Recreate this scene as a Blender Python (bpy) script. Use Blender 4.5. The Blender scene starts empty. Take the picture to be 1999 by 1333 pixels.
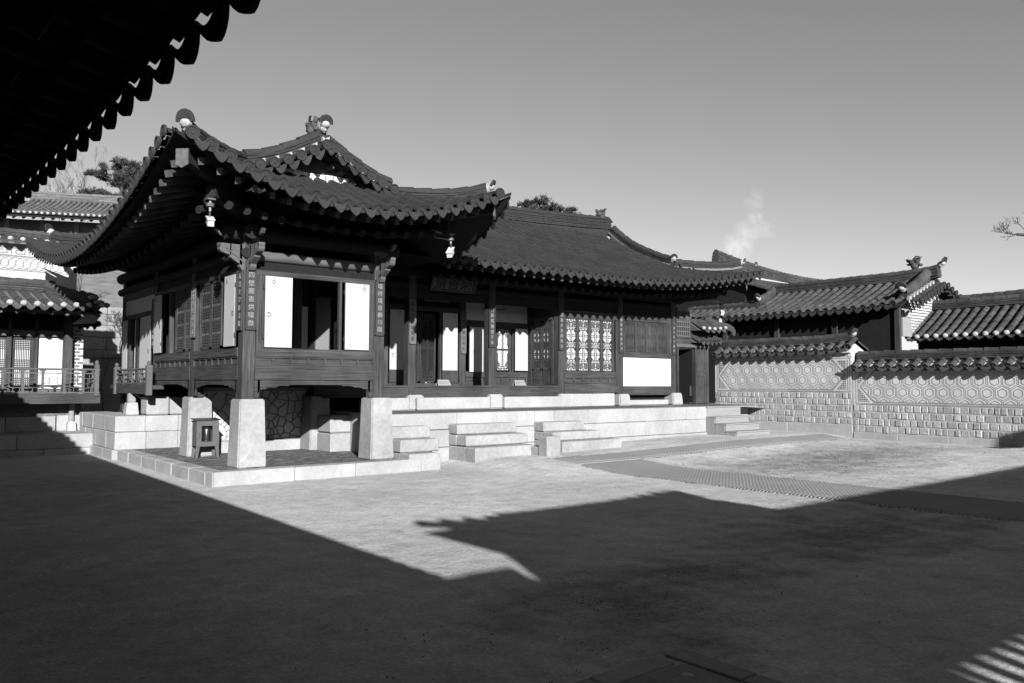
import bpy, bmesh, math, random
from mathutils import Vector as V, Matrix
random.seed(7)
R = math.radians
SC = bpy.context.scene
COL = SC.collection

# ------------------------------------------------------------------ camera, sky, sun, exposure
cam = bpy.data.cameras.new('camera')
camo = bpy.data.objects.new('camera', cam)
COL.objects.link(camo)
YAW, PITCH, ROLL = R(39.26235), R(2.98785), R(0.162986)
fw = V((math.sin(YAW)*math.cos(PITCH), math.cos(YAW)*math.cos(PITCH), math.sin(PITCH)))
rt = V((math.cos(YAW), -math.sin(YAW), 0))
up = rt.cross(fw)
rt, up = rt*math.cos(ROLL)+up*math.sin(ROLL), up*math.cos(ROLL)-rt*math.sin(ROLL)
camo.matrix_world = Matrix(((rt.x, up.x, -fw.x, 0), (rt.y, up.y, -fw.y, 0), (rt.z, up.z, -fw.z, 1.55), (0, 0, 0, 1)))
cam.sensor_width = 36.0
cam.lens = 36.0*1581.75/1999.0
cam.clip_end = 2000
cam.clip_start = 0.02
SC.camera = camo

SUN_EL, SUN_AZ = R(19.5), R(22.4)              # azimuth measured from the facade normal (-Y) towards -X
sun_dir = V((-math.sin(SUN_AZ)*math.cos(SUN_EL), -math.cos(SUN_AZ)*math.cos(SUN_EL), math.sin(SUN_EL)))
wd = bpy.data.worlds.new('World'); SC.world = wd; wd.use_nodes = True
wn = wd.node_tree; wn.nodes.clear()
sky = wn.nodes.new('ShaderNodeTexSky'); sky.sky_type = 'NISHITA'; sky.sun_disc = False
sky.sun_elevation = SUN_EL
sky.sun_rotation = math.atan2(sun_dir.x, sun_dir.y)
sky.air_density = 1.0; sky.dust_density = 0.6; sky.ozone_density = 1.0
sep = wn.nodes.new('ShaderNodeSeparateColor'); wn.links.new(sky.outputs[0], sep.inputs[0])
m1 = wn.nodes.new('ShaderNodeMath'); m1.operation = 'MULTIPLY'; m1.inputs[1].default_value = 0.585
m2 = wn.nodes.new('ShaderNodeMath'); m2.operation = 'MULTIPLY_ADD'; m2.inputs[1].default_value = 0.335
wn.links.new(sep.outputs[0], m1.inputs[0]); wn.links.new(sep.outputs[1], m2.inputs[0]); wn.links.new(m1.outputs[0], m2.inputs[2])
bg = wn.nodes.new('ShaderNodeBackground'); bg.inputs[1].default_value = 0.05
wo = wn.nodes.new('ShaderNodeOutputWorld')
wn.links.new(m2.outputs[0], bg.inputs[0]); wn.links.new(bg.outputs[0], wo.inputs[0])
sl = bpy.data.lights.new('sun', 'SUN'); sl.energy = 5.0; sl.angle = R(0.53); sl.color = (1, 1, 1)
so = bpy.data.objects.new('sun', sl); COL.objects.link(so)
so.rotation_euler = sun_dir.to_track_quat('Z', 'Y').to_euler(); so.location = (-20, -40, 30)
vs = SC.view_settings
vs.view_transform = 'Standard'; vs.look = 'None'; vs.gamma = 1.0; vs.use_curve_mapping = False
vs.exposure = 1.66
try:
    SC.cycles.max_bounces = 5; SC.cycles.diffuse_bounces = 2; SC.cycles.transparent_max_bounces = 8
except Exception: pass

# ------------------------------------------------------------------ materials (black and white photograph: all greys)
K = 0.70                                    # common film factor: the photograph is a contrasty black and white print
def g(v): return (v*K, v*K, v*K, 1)
def newmat(name):
    m = bpy.data.materials.new(name); m.use_nodes = True
    return m, m.node_tree.nodes, m.node_tree.links, m.node_tree.nodes['Principled BSDF']
def mat(name, lo, hi, scale=6.0, stretch=(1, 1, 1), rough=0.85, bump=0.3, bscale=None, island=0.0, detail=6.0, spec=0.2, patch=None, bdist=0.01):
    m, N, L, b = newmat(name)
    geo = N.new('ShaderNodeNewGeometry')
    mp = N.new('ShaderNodeMapping'); mp.inputs['Scale'].default_value = stretch
    L.new(geo.outputs['Position'], mp.inputs[0])
    nz = N.new('ShaderNodeTexNoise'); nz.inputs['Scale'].default_value = scale; nz.inputs['Detail'].default_value = detail; nz.inputs['Roughness'].default_value = 0.65
    L.new(mp.outputs[0], nz.inputs['Vector'])
    cr = N.new('ShaderNodeValToRGB'); cr.color_ramp.elements[0].position = 0.3; cr.color_ramp.elements[1].position = 0.7
    cr.color_ramp.elements[0].color = g(lo); cr.color_ramp.elements[1].color = g(hi)
    L.new(nz.outputs['Fac'], cr.inputs[0]); out = cr.outputs[0]
    def mul(a, node_out, f0, f1):
        mr = N.new('ShaderNodeMapRange'); mr.inputs['To Min'].default_value = f0; mr.inputs['To Max'].default_value = f1
        L.new(node_out, mr.inputs[0])
        mx = N.new('ShaderNodeMix'); mx.data_type = 'RGBA'; mx.blend_type = 'MULTIPLY'; mx.inputs[0].default_value = 1.0
        L.new(a, mx.inputs[6]); L.new(mr.outputs[0], mx.inputs[7]); return mx.outputs[2]
    if island: out = mul(out, geo.outputs['Random Per Island'], 1-island, 1+island)
    if patch:
        n2 = N.new('ShaderNodeTexNoise'); n2.inputs['Scale'].default_value = patch[0]; n2.inputs['Detail'].default_value = 5; n2.inputs['Roughness'].default_value = 0.6
        L.new(geo.outputs['Position'], n2.inputs['Vector'])
        r2 = N.new('ShaderNodeMapRange'); r2.inputs['From Min'].default_value = 0.35; r2.inputs['From Max'].default_value = 0.65
        L.new(n2.outputs['Fac'], r2.inputs[0]); out = mul(out, r2.outputs[0], patch[1], patch[2])
    L.new(out, b.inputs['Base Color'])
    b.inputs['Roughness'].default_value = rough; b.inputs['Specular IOR Level'].default_value = spec
    if bump:
        n3 = N.new('ShaderNodeTexNoise'); n3.inputs['Scale'].default_value = bscale or scale*4; n3.inputs['Detail'].default_value = 6
        L.new(mp.outputs[0], n3.inputs['Vector'])
        bp = N.new('ShaderNodeBump'); bp.inputs['Strength'].default_value = bump; bp.inputs['Distance'].default_value = bdist
        L.new(n3.outputs['Fac'], bp.inputs['Height']); L.new(bp.outputs[0], b.inputs['Normal'])
    return m
M = {}
M['tile'] = mat('roof_tile_clay', .0155, .023, 9, rough=.8, bump=.2, island=.16, patch=(1.2, .9, 1.12))
M['tile_pan'] = mat('shaded_channel_tile', .006, .013, 7, rough=.9, bump=.3)  # shadow between the cover columns put into the channel colour
M['tile_lime'] = mat('limed_channel_tile', .05, .10, 9, rough=.9, bump=.4)
M['tile_old'] = mat('weathered_roof_tile', .026, .048, 7, rough=.85, bump=.4, island=.18, patch=(1.5, .75, 1.3))
M['tile_pale'] = mat('pale_roof_tile', .07, .12, 7, rough=.85, bump=.4, island=.25)
M['wood_x'] = mat('timber_grain_x', .008, .058, 4, (.35, 14, 14), rough=.75, bump=.45, bscale=7, patch=(1.1, .65, 1.3))
M['wood_y'] = mat('timber_grain_y', .008, .058, 4, (14, .35, 14), rough=.75, bump=.45, bscale=7, patch=(1.1, .65, 1.3))
M['wood_z'] = mat('timber_grain_z', .008, .058, 4, (14, 14, .35), rough=.75, bump=.45, bscale=7, patch=(1.1, .65, 1.3))
M['wood_pale'] = mat('bare_pale_timber', .05, .09, 5, (.5, 4, 4), rough=.8, bump=.3)
M['wood_grey'] = mat('silvered_plank', .16, .22, 6, (.4, 6, 6), rough=.85, bump=.3, island=.12)
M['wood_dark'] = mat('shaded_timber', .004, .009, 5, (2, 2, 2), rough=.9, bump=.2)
M['wood_raft'] = mat('shaded_rafter', .006, .013, 5, (2, 2, 2), rough=.9, bump=.2)  # deep eave shade painted into the colour of rafters and upper purlins
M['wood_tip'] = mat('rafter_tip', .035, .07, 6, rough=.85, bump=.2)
M['board'] = mat('signboard_lacquer', .022, .036, 5, (6, 6, .6), rough=.6, bump=.2)
M['board_pale'] = mat('worn_signboard', .06, .11, 8, rough=.8, bump=.2)
M['white_paint'] = mat('white_lettering', .14, .24, 30, bump=0)
M['dark_paint'] = mat('dark_lettering', .006, .012, 30, bump=0)
M['stone'] = mat('granite', .235, .30, 16, rough=.85, bump=.35, bscale=55, island=.07, patch=(1.4, .84, 1.05), bdist=.006)
M['stone_rough'] = mat('rough_granite', .20, .28, 12, rough=.9, bump=.5, bscale=30, island=.08, patch=(1.1, .8, 1.1), bdist=.012)
M['stone_dim'] = mat('weathered_granite', .17, .25, 9, rough=.9, bump=.5, bscale=30, island=.15, patch=(.8, .75, 1.15), bdist=.01)
M['brickstone'] = mat('squared_rubble', .18, .36, 22, rough=.9, bump=.8, bscale=40, island=.22, bdist=.015)
M['mortar'] = mat('lime_mortar', .38, .45, 14, rough=.95, bump=.3, patch=(1.0, .8, 1.08))
M['ridge_mortar'] = mat('grey_ridge_mortar', .10, .15, 14, rough=.9)
M['relief'] = mat('brick_relief', .14, .20, 20, rough=.9, bump=.3, patch=(1.5, .75, 1.3))
M['relief_pale'] = mat('pale_relief', .25, .31, 14, rough=.9, bump=.3)
M['plaster'] = mat('lime_plaster', .33, .36, 4, rough=.95, bump=.1, patch=(.8, .95, 1.03))
M['plaster_white'] = mat('white_wall_plaster', .46, .5, 4, rough=.95, bump=.08)
M['plaster_rough'] = mat('rough_ridge_plaster', .20, .32, 12, rough=.95, bump=.8, bscale=25, bdist=.02)
M['paper'] = mat('mulberry_paper', .325, .345, 3, (1, 1, .4), rough=.9, bump=.06, bscale=60)
M['brick'] = mat('grey_brick', .08, .13, 14, rough=.9, bump=.3, island=.2)
M['iron'] = mat('black_iron', .012, .02, 20, rough=.5, bump=.1, spec=.4)
M['metal_grey'] = mat('painted_metal', .06, .075, 12, rough=.45, bump=.05, spec=.4)
M['cam_white'] = mat('white_plastic', .4, .46, 10, rough=.4, bump=0, spec=.4)
M['paving'] = mat('dark_brick_paving', .055, .11, 10, rough=.9, bump=.4, island=.25)
M['matting'] = mat('coir_matting', .25, .33, 60, rough=1, bump=.9, bscale=110, bdist=.012, patch=(.9, .9, 1.06))
_m = M['matting']; _N = _m.node_tree.nodes; _L = _m.node_tree.links; _b = _N['Principled BSDF']
_geo = _N.new('ShaderNodeNewGeometry'); _w = []
for _dir in ('X', 'Y'):
    _wv = _N.new('ShaderNodeTexWave'); _wv.bands_direction = _dir; _wv.inputs['Scale'].default_value = 3.6 if _dir == 'X' else 5.0; _wv.inputs['Distortion'].default_value = 1.2; _wv.inputs['Detail'].default_value = 2
    _L.new(_geo.outputs['Position'], _wv.inputs['Vector']); _w.append(_wv.outputs['Fac'])
_mm = _N.new('ShaderNodeMath'); _mm.operation = 'MULTIPLY'; _L.new(_w[0], _mm.inputs[0]); _L.new(_w[1], _mm.inputs[1])
_mr = _N.new('ShaderNodeMapRange'); _mr.inputs['To Min'].default_value = .62; _mr.inputs['To Max'].default_value = 1.1; _L.new(_mm.outputs[0], _mr.inputs[0])
_src = _b.inputs['Base Color'].links[0].from_socket; _mx = _N.new('ShaderNodeMix'); _mx.data_type = 'RGBA'; _mx.blend_type = 'MULTIPLY'; _mx.inputs[0].default_value = 1.0
_L.new(_src, _mx.inputs[6]); _L.new(_mr.outputs[0], _mx.inputs[7]); _L.new(_mx.outputs[2], _b.inputs['Base Color'])
_bp = _N.new('ShaderNodeBump'); _bp.inputs['Strength'].default_value = .7; _bp.inputs['Distance'].default_value = .02; _L.new(_mm.outputs[0], _bp.inputs['Height']); _L.new(_bp.outputs[0], _b.inputs['Normal'])
M['bark'] = mat('bark', .02, .05, 20, (6, 6, 1), bump=.5)
M['needles'] = mat('pine_needles', .02, .045, 4, rough=.8, bump=0, island=.35)
M['twig'] = mat('bare_twig', .04, .09, 10, bump=.2)
M['twig_dark'] = mat('dry_grass_blade', .03, .07, 10, bump=0)
M['chrome'] = mat('steel_cylinder', .3, .36, 10, rough=.25, bump=0, spec=.8); M['chrome'].node_tree.nodes['Principled BSDF'].inputs['Metallic'].default_value = .9
mg, N, L, b = newmat('window_glass'); b.inputs['Base Color'].default_value = g(.01); b.inputs['Roughness'].default_value = .05; b.inputs['Alpha'].default_value = .25; M['glass'] = mg

def ground_material():
    m, N, L, b = newmat('sandy_soil')
    geo = N.new('ShaderNodeNewGeometry')
    def noise(s, d=6, r=.6, st=(1, 1, 1)):
        mp = N.new('ShaderNodeMapping'); mp.inputs['Scale'].default_value = st; L.new(geo.outputs['Position'], mp.inputs[0])
        n = N.new('ShaderNodeTexNoise'); n.inputs['Scale'].default_value = s; n.inputs['Detail'].default_value = d; n.inputs['Roughness'].default_value = r
        L.new(mp.outputs[0], n.inputs['Vector']); return n.outputs['Fac']
    def rng(a, f0, f1, t0, t1):
        mr = N.new('ShaderNodeMapRange'); mr.inputs['From Min'].default_value = f0; mr.inputs['From Max'].default_value = f1
        mr.inputs['To Min'].default_value = t0; mr.inputs['To Max'].default_value = t1; L.new(a, mr.inputs[0]); return mr.outputs[0]
    def op(o, a, c):
        n = N.new('ShaderNodeMath'); n.operation = o
        for i, x in enumerate((a, c)):
            if isinstance(x, (int, float)): n.inputs[i].default_value = x
            else: L.new(x, n.inputs[i])
        return n.outputs[0]
    base = rng(noise(3.5, 12, .78), .3, .7, .30*K, .54*K)
    big = rng(noise(.55, 5, .6), .35, .65, .84, 1.07)
    fine = rng(noise(30, 5, .75), .3, .7, .70, 1.28)
    c = op('MULTIPLY', op('MULTIPLY', base, big), fine)
    # dark moss and dry grass in patches: more of it in the damp part of the yard (a worn area of its own shape)
    spx = N.new('ShaderNodeSeparateXYZ'); L.new(geo.outputs['Position'], spx.inputs[0])
    def blob(cx, cy, rx, ry):
        dx = op('DIVIDE', op('SUBTRACT', spx.outputs[0], cx), rx); dy = op('DIVIDE', op('SUBTRACT', spx.outputs[1], cy), ry)
        d = op('ADD', op('MULTIPLY', dx, dx), op('MULTIPLY', dy, dy)); return rng(d, .0, 1.0, 1.0, 0.0)
    area = op('MAXIMUM', op('MAXIMUM', blob(5.0, 4.2, 2.4, .9), blob(15.5, 8.6, 5.2, 2.2)), op('MAXIMUM', blob(4.0, 3.4, .8, .9), blob(8.5, 4.4, 3, 1.6)))
    pm = noise(1.7, 12, .75)
    moss = rng(op('ADD', pm, op('MULTIPLY', area, .26)), .56, .80, 0.0, 1.0)
    speck = rng(noise(11, 8, .8), .56, .70, 0, .7)
    moss = op('MAXIMUM', op('MULTIPLY', moss, rng(noise(14, 6, .8), .35, .6, .35, 1.0)), op('MULTIPLY', speck, op('ADD', op('MULTIPLY', area, .9), .14)))
    mx = N.new('ShaderNodeMix'); mx.data_type = 'FLOAT'; L.new(op('MULTIPLY', moss, .85), mx.inputs[0]); L.new(c, mx.inputs[2]); mx.inputs[3].default_value = .085*K
    L.new(mx.outputs[0], b.inputs['Base Color']); b.inputs['Roughness'].default_value = .95; b.inputs['Specular IOR Level'].default_value = .1
    bp = N.new('ShaderNodeBump'); bp.inputs['Strength'].default_value = .8; bp.inputs['Distance'].default_value = .03
    L.new(op('ADD', noise(7, 10, .7), op('MULTIPLY', noise(45, 4, .7), .35)), bp.inputs['Height']); L.new(bp.outputs[0], b.inputs['Normal'])
    return m
M['ground'] = ground_material()

# ------------------------------------------------------------------ mesh helpers
class MB:
    def __init__(s): s.v = []; s.f = []; s.m = []; s.mi = 0
    def add(s, vs, fs):
        o = len(s.v); s.v.extend(tuple(p) for p in vs); s.f.extend(tuple(i+o for i in f) for f in fs); s.m.extend([s.mi]*len(fs)); return s
    def box(s, x0, x1, y0, y1, z0, z1):
        return s.add([(x, y, z) for x in (x0, x1) for y in (y0, y1) for z in (z0, z1)],
                     [(0, 1, 3, 2), (4, 6, 7, 5), (0, 4, 5, 1), (2, 3, 7, 6), (0, 2, 6, 4), (1, 5, 7, 3)])
    def cbox(s, x0, x1, y0, y1, z0, z1, c=.012, jit=0.0):
        c = min(c, (x1-x0)*.3, (y1-y0)*.3, (z1-z0)*.3)
        bm = bmesh.new(); r = bmesh.ops.create_cube(bm, size=1)
        for w in bm.verts:
            w.co = V((x0+(w.co.x+.5)*(x1-x0), y0+(w.co.y+.5)*(y1-y0), z0+(w.co.z+.5)*(z1-z0)))
            if jit: w.co += V([random.uniform(-jit, jit) for _ in range(3)])
        bmesh.ops.bevel(bm, geom=bm.edges[:], offset=c, segments=1, affect='EDGES')
        bm.verts.index_update(); s.add([w.co[:] for w in bm.verts], [[w.index for w in f.verts] for f in bm.faces]); bm.free(); return s
    def obox(s, c, ax, ay, az):          # centre and three half vectors
        c = V(c); ax = V(ax); ay = V(ay); az = V(az)
        return s.add([c+ax*i+ay*j+az*k for i in (-1, 1) for j in (-1, 1) for k in (-1, 1)],
                     [(0, 1, 3, 2), (4, 6, 7, 5), (0, 4, 5, 1), (2, 3, 7, 6), (0, 2, 6, 4), (1, 5, 7, 3)])
    def bar(s, p, q, w, h, upv=(0, 0, 1)):   # rectangular bar between two points
        p = V(p); q = V(q); d = (q-p); l = d.length
        if l < 1e-6: return s
        d /= l; u = V(upv); sx = d.cross(u)
        if sx.length < 1e-4: sx = d.cross(V((1, 0, 0)))
        sx.normalize(); sz = sx.cross(d)
        return s.obox((p+q)/2, d*l/2, sx*w/2, sz*h/2)
    def prism(s, pts, d):                # polygon extruded along vector d
        n = len(pts); d = V(d); a = [V(p) for p in pts]
        return s.add(a+[p+d for p in a], [tuple(range(n))[::-1], tuple(range(n, 2*n))]+[(i, (i+1) % n, n+(i+1) % n, n+i) for i in range(n)])
    def tube(s, pts, r, n=8, cap=True):
        pts = [V(p) for p in pts]; rs = r if isinstance(r, (list, tuple)) else [r]*len(pts)
        vs = []; prev = None
        for i, p in enumerate(pts):
            d = (pts[min(i+1, len(pts)-1)]-pts[max(i-1, 0)]).normalized()
            a = prev if prev is not None else (V((0, 0, 1)) if abs(d.z) < .9 else V((1, 0, 0)))
            a = (a-d*a.dot(d)).normalized(); prev = a; b2 = d.cross(a)
            for k in range(n): t = 2*math.pi*k/n; vs.append(p+(a*math.cos(t)+b2*math.sin(t))*rs[i])
        fs = [(i*n+k, i*n+(k+1) % n, (i+1)*n+(k+1) % n, (i+1)*n+k) for i in range(len(pts)-1) for k in range(n)]
        if cap: fs += [tuple(range(n))[::-1], tuple(range((len(pts)-1)*n, len(pts)*n))]
        return s.add(vs, fs)
    def blob(s, c, rx, ry, rz, sub=2, noise=.0):
        bm = bmesh.new(); bmesh.ops.create_icosphere(bm, subdivisions=sub, radius=1)
        for w in bm.verts:
            k = 1+random.uniform(-noise, noise); w.co = V((c[0]+w.co.x*rx*k, c[1]+w.co.y*ry*k, c[2]+w.co.z*rz*k))
        bm.verts.index_update(); s.add([w.co[:] for w in bm.verts], [[w.index for w in f.verts] for f in bm.faces]); bm.free(); return s
    def taper(s, x, y, z0, z1, w0, w1, d0=None, d1=None, c=.015):
        d0 = d0 or w0; d1 = d1 or w1; bm = bmesh.new(); bmesh.ops.create_cube(bm, size=1)
        for w in bm.verts:
            t = w.co.z+.5; ww = w0+(w1-w0)*t; dd = d0+(d1-d0)*t
            w.co = V((x+w.co.x*ww, y+w.co.y*dd, z0+t*(z1-z0)))
        bmesh.ops.bevel(bm, geom=bm.edges[:], offset=c, segments=2, affect='EDGES')
        bm.verts.index_update(); s.add([w.co[:] for w in bm.verts], [[w.index for w in f.verts] for f in bm.faces]); bm.free(); return s

OFF = {}
def mk(name, mb, m, parent=None, smooth=False, label=None):
    me = bpy.data.meshes.new(name); o = bpy.data.objects.new(name, me); COL.objects.link(o)
    off = V((0, 0, 0))
    if parent is not None: o.parent = parent; off = OFF[parent.name]
    OFF[o.name] = off
    me.from_pydata([(a-off.x, b-off.y, c-off.z) for a, b, c in mb.v], [], mb.f)
    ms = m if isinstance(m, (list, tuple)) else [m]
    for x in ms: me.materials.append(M[x] if isinstance(x, str) else x)
    if len(ms) > 1:
        for p, i in zip(me.polygons, mb.m): p.material_index = i
    if smooth:
        for p in me.polygons: p.use_smooth = True
        try: me.set_sharp_from_angle(angle=R(40))
        except Exception: pass
    me.update()
    if label: o['label'] = label
    return o
def thing(name, label, cat, loc, group=None, kind=None):
    o = bpy.data.objects.new(name, None); COL.objects.link(o); o.location = loc; o.empty_display_size = .2
    o['label'] = label; o['category'] = cat
    if group: o['group'] = group
    if kind: o['kind'] = kind
    OFF[o.name] = V(loc); return o
def tag(o, label, cat, group=None, kind=None):
    o['label'] = label; o['category'] = cat
    if group: o['group'] = group
    if kind: o['kind'] = kind
    return o
def copy_part(o, parent, delta):
    c = o.copy(); COL.objects.link(c); c.parent = parent; c.location = o.location+V(delta); OFF[c.name] = OFF[o.name]; return c
def text_mesh(mb, body, origin, ux, uy, size, vertical=False, gap=1.0, depth=.004):
    """writing as flat solid letters: origin is the centre of the first character (vertical) or the left base (horizontal)"""
    un = V(ux).cross(V(uy)).normalized(); ux = V(ux).normalized(); uy = V(uy).normalized()
    dg0 = []
    chars = list(body) if vertical else [body]
    for i, ch in enumerate(chars):
        if ch == ' ': continue
        c = bpy.data.curves.new('letters', 'FONT'); c.body = ch; c.size = 1.0; c.extrude = depth/size; c.resolution_u = 2
        o = bpy.data.objects.new('letters', c); COL.objects.link(o)
        dg = bpy.context.evaluated_depsgraph_get(); me = o.evaluated_get(dg).to_mesh()
        vs = [w.co.copy() for w in me.vertices]; fs = [tuple(p.vertices) for p in me.polygons]
        o.evaluated_get(dg).to_mesh_clear(); bpy.data.objects.remove(o); bpy.data.curves.remove(c)
        if not vs: continue
        x0 = min(w.x for w in vs); x1 = max(w.x for w in vs); y0 = min(w.y for w in vs); y1 = max(w.y for w in vs)
        cx, cy = ((x0+x1)/2, (y0+y1)/2) if vertical else (0, 0)
        base = V(origin)-(uy*gap*size*i if vertical else V((0, 0, 0)))
        mb.add([base+ux*(w.x-cx)*size+uy*(w.y-cy)*size+un*(w.z*size) for w in vs], fs)
def lerp(a, b, t): return a+(b-a)*t
def sst(t): t = max(0, min(1, t)); return t*t*(3-2*t)

# ------------------------------------------------------------------ tiled roof kit
class Slope:
    """one face of a tiled roof: u runs along the eave, d inwards from it"""
    def __init__(s, o, e, n, zf, bow=None):
        s.o = V((o[0], o[1], 0)); s.e = V((e[0], e[1], 0)).normalized(); s.n = V((n[0], n[1], 0)).normalized(); s.zf = zf; s.bow = bow or (lambda u: 0)
    def P(s, u, d, dz=0):
        p = s.o+s.e*u+s.n*(d-s.bow(u)*max(0, 1-d/1.5)); return V((p.x, p.y, s.zf(u, d)+dz))
def antefix(mb, c, nrm, upv, r):
    nrm = V(nrm).normalized(); a = nrm.cross(V(upv)).normalized(); b2 = a.cross(nrm)
    n = 14; vs = []
    for rr, dz in ((r, -.03), (r, .012), (r*.78, .012), (r*.7, .0), (r*.3, .0), (r*.22, .01)):
        for k in range(n): t = 2*math.pi*k/n; vs.append(V(c)+(a*math.cos(t)+b2*math.sin(t))*rr+nrm*dz)
    fs = [(i*n+k, i*n+(k+1) % n, (i+1)*n+(k+1) % n, (i+1)*n+k) for i in range(5) for k in range(n)]+[tuple(range(5*n, 6*n))]
    mb.add(vs, fs)
def drip(mb, c, a, nrm, upv, w, h=.13):
    """tongue shaped drip tile: hangs at the end of a channel of tiles"""
    a = V(a).normalized(); nrm = V(nrm).normalized(); dn = -V(upv).normalized()
    dn = (dn+nrm*.25).normalized(); out = a.cross(dn)
    if out.dot(nrm) < 0: out = -out
    top, bot = [], []; n = 9
    for k in range(n):
        t = -1+2*k/(n-1); top.append(V(c)+a*w*t+dn*(.03-.05*t*t))
        q = abs(t); hh = h*(1-q**2.3)*(.94+.06*math.cos(q*8))+.022
        bot.append(V(c)+a*w*t+dn*(.03-.05*t*t+hh)+out*.015)
    pts = top+bot[::-1]; mb.prism(pts, out*.022)
def convex_col(mb, pts, a, r=.075, first=True, seg=6, jit=.004):
    """a column of half round cover tiles through the points (from the eave upwards)"""
    for i in range(len(pts)-1):
        p, q = pts[i], pts[i+1]; d = (q-p).normalized(); u = V(a).cross(d)
        if u.z < 0: u = -u
        j = V((random.uniform(-jit, jit), random.uniform(-jit, jit), random.uniform(0, jit)))
        vs = []
        for pp, rr, lf in ((p, r*1.05, .010), (q+d*.01, r*.97, -.003)):
            for k in range(seg+1):
                t = math.pi*k/seg; vs.append(pp+j+V(a)*math.cos(t)*rr+u*(math.sin(t)*rr*1.05+lf-.02))
        n = seg+1
        fs = [(k, k+1, n+k+1, n+k) for k in range(seg)]+[tuple(range(n))]
        mb.add(vs, fs)
def pan_col(mb, pts, a, w, nst, dep=.045):
    """channel of overlapping pan tiles between two cover columns"""
    n = 5; mb.mi = 1
    for i in range(len(pts)-1):
        p, q = pts[i], pts[i+1]; d = (q-p).normalized(); u = V(a).cross(d)
        if u.z < 0: u = -u
        vs = []
        for pp, lf in ((p, .018), (p, .0), (q, 0.0)):
            for k in range(n):
                t = -1+2*k/(n-1); vs.append(pp+V(a)*w*t+u*(dep*t*t-.052+(lf if pp is p else -.012)-(.018 if (pp is p and lf == 0) else 0)))
        mb.add(vs, [(k, k+1, n+k+1, n+k) for k in range(n-1)] + [(k, k+1, 2*n+k+1, 2*n+k) for k in range(n-1)])
    mb.mi = 0
def path(S, u, d0, d1, step):
    L = d1-d0; n = max(1, int(round(L/step))); return [S.P(u, d0+L*i/n) for i in range(n+1)]
def tile_face(S, us, d1f, d0f=None, tile=.31, r=.075, pan=.16, end='disc', mt=None, me=None, mw=None, drips=True, dh=None):
    """fill mt with the cover and channel tiles, me with the eave tiles, mw with white plaster stops"""
    a = S.e
    for k, u in enumerate(us):
        d0 = d0f(u) if d0f else 0.0; d1 = d1f(u)
        if d1-d0 > .12:
            pts = path(S, u, d0, d1, tile); convex_col(mt, pts, a, r)
            if d0 < .05:
                d = (pts[1]-pts[0]).normalized(); nn = -d; uu = V(a).cross(d); uu = uu if uu.z > 0 else -uu
                if end == 'disc': antefix(me, pts[0]+uu*.012+nn*.055, nn, uu, r*1.22)
                elif end == 'plain': antefix(mt, pts[0]+uu*.01+nn*.004, nn, uu, r*1.02)
                elif end == 'white': mw.blob(pts[0]+uu*.02+nn*.005, r*.98, r*.98, r*.9, 2, .04)
        if k+1 < len(us):
            um = (u+us[k+1])/2; w = abs(us[k+1]-u)/2
            d0 = d0f(um) if d0f else 0.0; d1 = d1f(um)
            if d1-d0 > .1:
                n = max(1, int((d1-d0)/pan)); pts = [S.P(um, d0+(d1-d0)*i/n) for i in range(n+1)]
                pan_col(mt, pts, a, w, n)
                if d0 < .05 and drips:
                    d = (pts[1]-pts[0]).normalized(); uu = V(a).cross(d); uu = uu if uu.z > 0 else -uu
                    drip(me, pts[0]-d*.02, a, -V((d.x, d.y, 0)), V((0, 0, 1)), w*.90, dh or (.105 if end == 'disc' else .08))
def soffit(S, us, d0, d1f, dz, mb, thick=.05):
    """boarding below the tiles"""
    rows = []
    for u in us:
        d1 = d1f(u); rows.append([S.P(u, lerp(d0, max(d1, d0+.01), t), dz) for t in (0, .2, .45, .7, 1.0)])
    n = 5; vs = [p for r_ in rows for p in r_]
    fs = [(i*n+k, i*n+k+1, (i+1)*n+k+1, (i+1)*n+k) for i in range(len(rows)-1) for k in range(n-1)]
    o = len(vs); vs2 = [V(p)+V((0, 0, -thick)) for p in vs]
    mb.add(vs+vs2, fs+[tuple(o+i for i in f) for f in fs]+[(i*n, (i+1)*n, o+(i+1)*n, o+i*n) for i in range(len(rows)-1)])
def resample(pts, step):
    out = [V(pts[0])]; acc = 0
    fine = []
    for p, q in zip(pts, pts[1:]):
        p = V(p); q = V(q); n = max(1, int((q-p).length/.02)); fine += [p.lerp(q, i/n) for i in range(n)]
    fine.append(V(pts[-1]))
    for p, q in zip(fine, fine[1:]):
        acc += (q-p).length
        if acc >= step: out.append(q); acc = 0
    if (out[-1]-fine[-1]).length > step*.3: out.append(fine[-1])
    else: out[-1] = fine[-1]
    return out
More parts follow.
